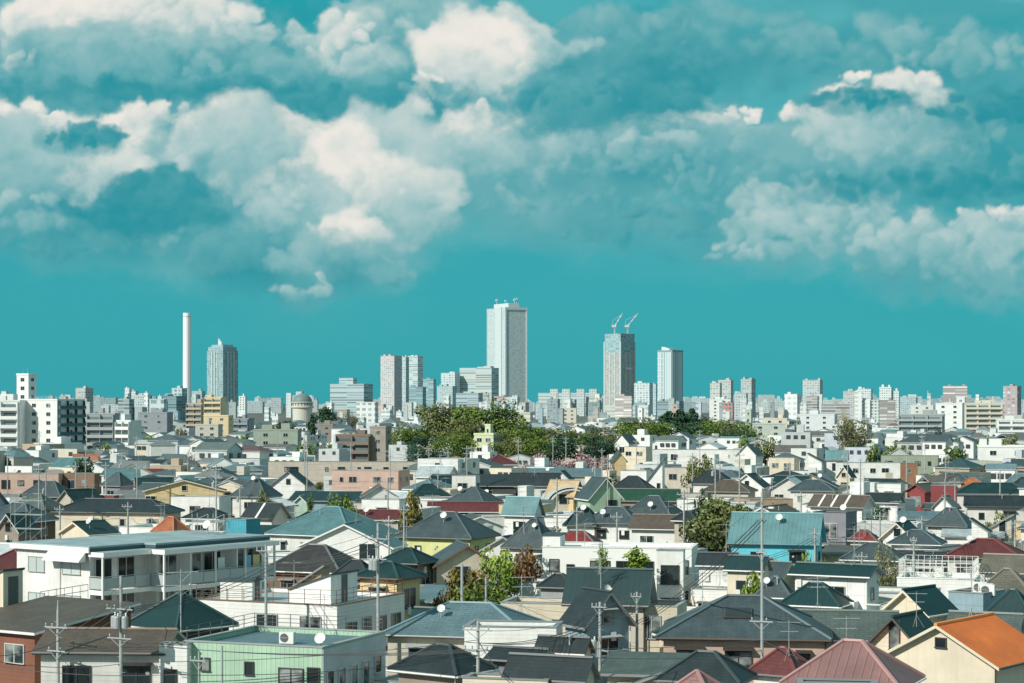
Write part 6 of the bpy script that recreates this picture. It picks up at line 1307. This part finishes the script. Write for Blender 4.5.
S('long grey municipal block at left centre below the domed water tower', 'long grey municipal block', 254, 301, 429, 756, 'sage', 'plain', yaw=-6, asp=.4)
S('brown and taupe apartment house with stair roof at left centre', 'brown taupe apartment house', 336, 374, 434, 683, 'brown', 'balcony', yaw=-10, asp=.5); S('taupe cubic tower of the brown apartment house', 'taupe cubic tower', 370, 391, 426, 683, 'taupe', 'plain', yaw=-20, asp=.8, roofhut=False)
S('brown-grey building in front of the dark trees at left centre', 'brown-grey building', 310, 336, 424, 1072, (.25,.19,.15), 'plain', yaw=-10, asp=.5)
# unnamed mid-rises filling the skyline
rf = random.Random(5); wl = [('white','white'),('offwhite','off-white'),('palegrey','pale grey'),('grey','grey'),('cream','cream'),('beige','beige'),('pink','pinkish'),('lavender','pale blue-grey'),('steelgrey','dark grey'),('greyblue','blue-grey'),('tan','tan')]
FILL = 'small city blocks filling the skyline'
for k in range(225):
    x = rf.uniform(-8, 1030); d = rf.choice([1300,1500,1700,1900,2200,2500,2800,3200]); 
    if 395 < x < 610 and d < 1500: d = 2300
    w_ = (rf.uniform(4, 9) if rf.random() < .75 else rf.uniform(10, 20))*(1700/d)**.35; y = 418-27*rf.random()**1.9
    if d < 1700: y = max(y, 402)
    if 620 < x < 745: y = max(y, 398)
    wall, cn = rf.choices(wl, [9,6,4,3,2,2,2,2,2,2,1])[0]; stl = rf.choice(['grid','grid','bands'] if d > 1400 else ['plain','grid','bands'])
    word = {'grid':'windowed','bands':'banded','plain':'plain'}[stl]
    block(None, None, x-w_/2, x+w_/2, y, d, wall, stl, yaw=rf.uniform(-34,-6), asp=rf.uniform(.5,.9), auto=f"{'small ' if w_ < 10 else ''}{cn} {word} city block", group=FILL, fh=rf.uniform(3.4,4.6)*(1.0 if d < 2000 else 1.3), bw=rf.uniform(3.5,6.5), ar=rf.uniform(.3,.75), roofhut=rf.random() < .45)
def distant_city():
    B = MB(); r = random.Random(77)
    for k in range(420):
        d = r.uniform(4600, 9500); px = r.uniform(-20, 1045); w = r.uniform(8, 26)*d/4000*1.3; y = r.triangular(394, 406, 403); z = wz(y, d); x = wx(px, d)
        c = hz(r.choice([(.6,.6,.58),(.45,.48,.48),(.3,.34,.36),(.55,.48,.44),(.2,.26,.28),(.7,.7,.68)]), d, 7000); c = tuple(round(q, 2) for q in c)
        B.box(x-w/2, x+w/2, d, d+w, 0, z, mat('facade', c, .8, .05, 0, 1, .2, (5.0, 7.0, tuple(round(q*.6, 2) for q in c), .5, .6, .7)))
        if r.random() < .5: B.box(x-w*.2, x+w*.2, d+w*.2, d+w*.7, z+.01, z+r.uniform(4, 9), mat('plain', c, .8))
    o = B.build('distant_city'); o['kind'] = 'stuff'; o['label'] = 'pale hazy mass of far city blocks along the horizon'
distant_city()
# ordinary houses filling the middle distance between the ones picked out above
WC = [('white','white'),('offwhite','off-white'),('cream','cream'),('beige','beige'),('palegrey','pale grey'),('lavender','pale blue'),('tan','tan'),('yellow','yellow')]
RC = [('slate','slate'),('dark','black'),('green','dark green'),('brown','brown'),('steel','blue-grey'),('grey','grey'),('moss','moss grey'),('teal','teal'),('rust','rust'),('maroon','maroon'),('pale','pale')]
rh = random.Random(21); CNT = 0
def free(x, y, r, sx0, sx1, sy0):
    for (xa, xb, ya, yb, d, cx, rad, hand) in RECTS:
        if d < 1400 and abs(x-cx) < 40 and (x-cx)**2+(y-d)**2 < (r+rad)**2*.72: return False
        if d > y and hand and sx0 < xb-2 and sx1 > xa+2 and sy0 < yb-1.5 and ya < 900:
            ov = min(sx1, xb)-max(sx0, xa)
            if ov > .2*(xb-xa) or ov > .6*(sx1-sx0): return False
    return True
def fillers(d0, d1, n, zlo, zhi, wlo, whi):
    global CNT
    made = 0
    for _ in range(n*9):
        if made >= n: break
        d = sqrt(rh.uniform(d0*d0, d1*d1)); x = rh.uniform(-.27, .27)*d; W_ = rh.uniform(wlo, whi); L_ = W_*rh.uniform(.7,1.2)
        kind = rh.choices(['hip','gable','gablex','flat','shed'], [4,3,4,3,.7])[0]; He = rh.uniform(zlo, zhi); rise = rh.uniform(1.2, 2.3)
        top = He+(rise if kind != 'flat' else 0); r = .45*W_
        px = 512+F*x/d; hwpx = .6*W_*F/d; sy = HOR+F*(CAMH-top)/d
        if not free(x, d, r, px-hwpx, px+hwpx, sy): continue
        wall, wn = rh.choices(WC, [8,5,2,1.6,4,2,.6,.35])[0]; roof, rn = rh.choices(RC, [6,5,2.5,3,2.5,2.5,2.5,1,.7,.7,1.2])[0]
        if kind == 'flat': roof, rn = rh.choice([('pale','pale'),('grey','grey'),('steel','blue-grey')])
        kn = {'hip':'hip-roofed','gable':'gable-fronted','gablex':'ridge-roofed','flat':'flat-roofed','shed':'lean-to'}[kind]
        q = house(None, None, px-hwpx, px+hwpx, sy+6, None, kind, He=He, yaw=rh.choice([-30,-24,-18,-12,-26,14]), wall=wall, roof=roof, rk=rh.choice(['slate','slate','tile','seam']), auto=f"{wn} {kn} house with {rn} roof" if kind != 'flat' else f"{wn} flat-roofed house with {rn} top",
              geo=(x, d, W_, L_), rise=rise, group='ordinary houses between the larger ones', seed=CNT, trim=rh.choice([None,'white','grey']))
        CNT += 1; made += 1
HAND = len(HOUSES)
fillers(108, 150, 10, 3.2, 4.6, 5, 7.5); fillers(150, 240, 60, 3.2, 5.4, 5.0, 7.6)
n1 = CNT
fillers(235, 380, 100, 4.2, 5.6, 5.6, 8.4)
fillers(380, 470, max(0, 297-HAND-CNT), 4.6, 6.2, 6.5, 10)
pass
# low garages and carports wedged between the houses
GAR = 'garages and sheds between the houses'
def garages(d0, d1, n):
    made = 0
    for _ in range(n*10):
        if made >= n: break
        d = sqrt(rh.uniform(d0*d0, d1*d1)); x = rh.uniform(-.27,.27)*d; W_ = rh.uniform(3.2, 6); L_ = rh.uniform(3, 5.5); He = rh.uniform(2.5, 3.6); kind = rh.choice(['flat','shed','gablex','gable','hip']); rise = rh.uniform(.4,1.1)
        px = 512+F*x/d; hp = .6*W_*F/d; sy = HOR+F*(CAMH-He-rise)/d
        if not free(x, d, .42*W_, px-hp, px+hp, sy): continue
        wall, wn = rh.choice(WC); roof, rn = rh.choice(RC[:7])
        house(None, None, px-hp, px+hp, sy+6, None, kind, He=He, yaw=rh.choice([-30,-24,-18,-12,14]), wall=wall, roof=roof, rk='seam', wk=rh.choice(['stucco','ribbed','siding']), auto=f"low {wn} shed with {rn} roof", geo=(x, d, W_, L_), rise=rise, group=GAR, seed=made+900, wins=[('F',.0,1.6,1.2,.9)], name='shed', cat='shed')
        HOUSES.pop(); made += 1
garages(120, 235, 34); garages(235, 400, 45)
# past the 300 nearest houses: the sea of small roofs reads as one mass
def rooftops(d0, d1, n):
    B = MB(); made = 0; gm = mat('plain', (.05,.065,.07), .3)
    for _ in range(n*7):
        if made >= n: break
        d = sqrt(rh.uniform(d0*d0, d1*d1)); x = rh.uniform(-.27,.27)*d; s_ = .75+d/2400; W_ = rh.uniform(6, 10.5)*s_; L_ = W_*rh.uniform(.6,1.1); He = rh.uniform(4.4, 7.4) if d < 480 else rh.uniform(4.6, 9.6)
        if rh.random() < .10: He += 3
        kind = rh.choices(['hip','gable','gablex','flat'], [3,3,3,4])[0]; rise = rh.uniform(1, 2); top = He+(rise if kind != 'flat' else 0); px = 512+F*x/d; hp = .55*W_*F/d; sy = HOR+F*(CAMH-top)/d
        if not free(x, d, .42*W_, px-hp, px+hp, sy): continue
        th = radians(rh.choice([-30,-24,-18,-12,-26,14,-38])); wall = rh.choices(WC, [9,5,2,1.5,4,2,.6,.3])[0][0]; roof = rh.choices(RC, [6,5,2.5,2.5,3,2.5,2,1.2,.5,.4,2.5])[0][0]
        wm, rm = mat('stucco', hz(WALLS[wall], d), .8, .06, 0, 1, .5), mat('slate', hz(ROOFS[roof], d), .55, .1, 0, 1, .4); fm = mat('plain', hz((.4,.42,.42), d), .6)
        a, b = W_/2, L_/2; T = MB()
        if kind == 'flat':
            T.box(-a, a, -b, b, 0, He, wm, mat('flat', hz(ROOFS[rh.choice(['pale','grey','steel'])], d), .8))
            if rh.random() < .5: q = rh.uniform(-.5,.3)*a; T.box(q, q+.5*a, -b*.3, b*.6, He+.01, He+rh.uniform(1,2.4), wm)
        else:
            rb, _r = roof_mesh(kind, a, b, He, rise, rm, fm); T.v += rb.v; T.f += rb.f; T.m += [T.mi(rb.mats[i]) for i in rb.m]
            T.box(-a*.93, a*.93, -b*.93, b*.93, 0, He-.05, wm)
            if kind == 'gable': T.poly([(-a*.9,-b*.931,He-.1),(a*.9,-b*.931,He-.1),(0,-b*.931,He+rise*.9)], wm)
            if kind == 'gablex': T.poly([(a*.931,-b*.9,He-.1),(a*.931,b*.9,He-.1),(a*.931,0,He+rise*.9)], wm)
        for u in (-.5,.0,.5):
            if rh.random() < .7: T.box(u*a-.6, u*a+.6, -b*1.0-.04, -b*.9, He-1.9, He-.8, gm)
            if rh.random() < .4: T.box(a*.9, a*1.0+.04, u*b-.5, u*b+.5, He-1.9, He-.8, gm)
        c, s2 = cos(th), sin(th); o = len(B.v)
        B.v += [(x+p[0]*c-p[1]*s2, d+p[0]*s2+p[1]*c, p[2]) for p in T.v]; B.f += [tuple(i+o for i in f) for f in T.f]; B.m += [B.mi(T.mats[i]) for i in T.m]
        RECTS.append((px-hp, px+hp, sy, sy+6, d, x, .42*W_, False)); made += 1
    o = B.build('distant_rooftops'); o['kind'] = 'stuff'; o['label'] = 'sea of small distant pale walls and grey roofs filling the middle distance'
rooftops(300, 480, 170); rooftops(470, 1250, 680)
# small garden shrubs in the gaps
GS = 'garden shrubs in the gaps'
for k in range(240):
    d = rh.uniform(120, 460); x = rh.uniform(-.26, .26)*d; w_ = rh.uniform(2.2, 4.5); px = 512+F*x/d; h_ = rh.uniform(3, 6.5); sy = HOR+F*(CAMH-h_)/d
    if not free(x, d, w_*.5, px-w_*.5*F/d, px+w_*.5*F/d, sy): continue
    kd = rh.choice(['green','lime','green','lime','olive','dark'])
    tree(px, sy, d, w_*F/d, kd, rh.choice(['bush','round']), None, 200+k % 6, 700, .034, group=GS, auto={'green':'green','olive':'olive','dark':'dark green','lime':'bright green','gold':'golden green'}[kd]+' garden shrub')
for k in range(120):
    d = rh.uniform(260, 900); x = rh.uniform(-.26,.26)*d; w_ = rh.uniform(5, 9); px = 512+F*x/d; h_ = rh.uniform(8, 12); sy = HOR+F*(CAMH-h_)/d
    if not free(x, d, w_*.3, px-w_*.5*F/d, px+w_*.5*F/d, sy): continue
    kd = rh.choice(['green','lime','dark','green','olive','bare'])
    tree(px, sy, d, w_*F/d, kd, rh.choice(['round','spread']), None, 220+k % 7, 900, .030, group='trees among the distant roofs', auto={'lime':'bright green','green':'leafy green','olive':'olive','dark':'dark green','bare':'grey budding'}[kd]+' tree among distant roofs')
# extra poles and aerials over the middle distance
for k in range(34):
    d = rh.uniform(260, 620); px = rh.uniform(5, 1020); z = rh.uniform(10.5, 13)
    p = pole(px, HOR+F*(CAMH-z)/d, d, None, ((.6,.9),(1.5,.7)), rh.choice([0,0,1])); THINGS[-1]['auto'] = 'distant grey utility pole'
hs = [h for h in HOUSES if 200 < h['d'] < 520]; rh.shuffle(hs)
for k in range(44):
    h = hs[k % len(hs)]; kd = rh.choice(['tv_antenna','satellite_dish','tv_antenna'])
    x, y = rh.uniform(-.3,.3)*2*h['a'], rh.uniform(-.3,.3)*2*h['b']
    place(kd, h_world(h, x, y, h['z'](x, y)-.04), rh.uniform(-1,1), None, 'small aerials and dishes on distant roofs', 1.2, auto='thin distant TV antenna' if kd == 'tv_antenna' else 'small distant white dish')

# service cables strung from pole to pole across the roofs
pp = [p for p in POLES if p['y'] < 430 and p['zt'] > 6]; seen = set(); nc = 0
for i, p in enumerate(pp):
    near = sorted((q for q in pp if q is not p and abs(q['y']-p['y']) < 90), key=lambda q: (q['x']-p['x'])**2+(q['y']-p['y'])**2)[:1]
    for q in near:
        k = tuple(sorted((id(p), id(q))))
        if k in seen or (q['x']-p['x'])**2+(q['y']-p['y'])**2 > 75**2 or nc > 70: continue
        seen.add(k)
        for dz in (.5, 1.5, 2.6) if nc % 2 else (.5, 1.5):
            cable((p['x'], p['y']-.2, p['zt']-dz), (q['x'], q['y']-.2, q['zt']-dz), rh.uniform(.3,.7), None, .014, 'service cables across the roofs'); nc += 1
            THINGS[-1]['auto'] = {.5:'upper thin black cable',1.5:'middle thin black cable',2.6:'lower thin black cable'}[dz]
# ------------------------------------------------------------------ every repeat gets a label of its own
def finish():
    for k in list(PROTO.values()): drop(k)
    bpy.context.view_layer.update()
    marks = [(scr(t['o'].matrix_world.translation+Vector((0,0,3))), t['o'].matrix_world.translation.y, t['nick']) for t in THINGS if t['nick'] and t['o'].matrix_world.translation.y > 50]
    used = set(t['label'] for t in THINGS if t['label'])
    for t in THINGS:
        if t['label']: continue
        p = t['o'].matrix_world.translation; p = p if p.y > 20 else Vector((p.x, 20, p.z)); (x, y) = scr(p+Vector((0,0,4))); base = t['auto'] or t['cat']; n0 = len(base.split())
        near = sorted(marks, key=lambda m: (m[0][0]-x)**2+(2.2*(m[0][1]-y))**2)
        for (mx, my), md, nk in near[:60]:
            dx = x-mx; q = p.y/md
            if abs(dx) < 9: rel = 'behind' if q > 1.03 else ('in front of' if q < .97 else 'beside')
            else: rel = ('left' if dx < 0 else 'right')+' of'
            if q > 1.25 and abs(dx) >= 9: rel = 'behind and '+rel
            elif q < .8 and abs(dx) >= 9: rel = 'nearer and '+rel
            lab = f"{base} {rel} the {nk}"
            if len(lab.split()) > 16: continue
            if lab not in used: break
        used.add(lab); t['label'] = lab; t['o']['label'] = lab
finish()
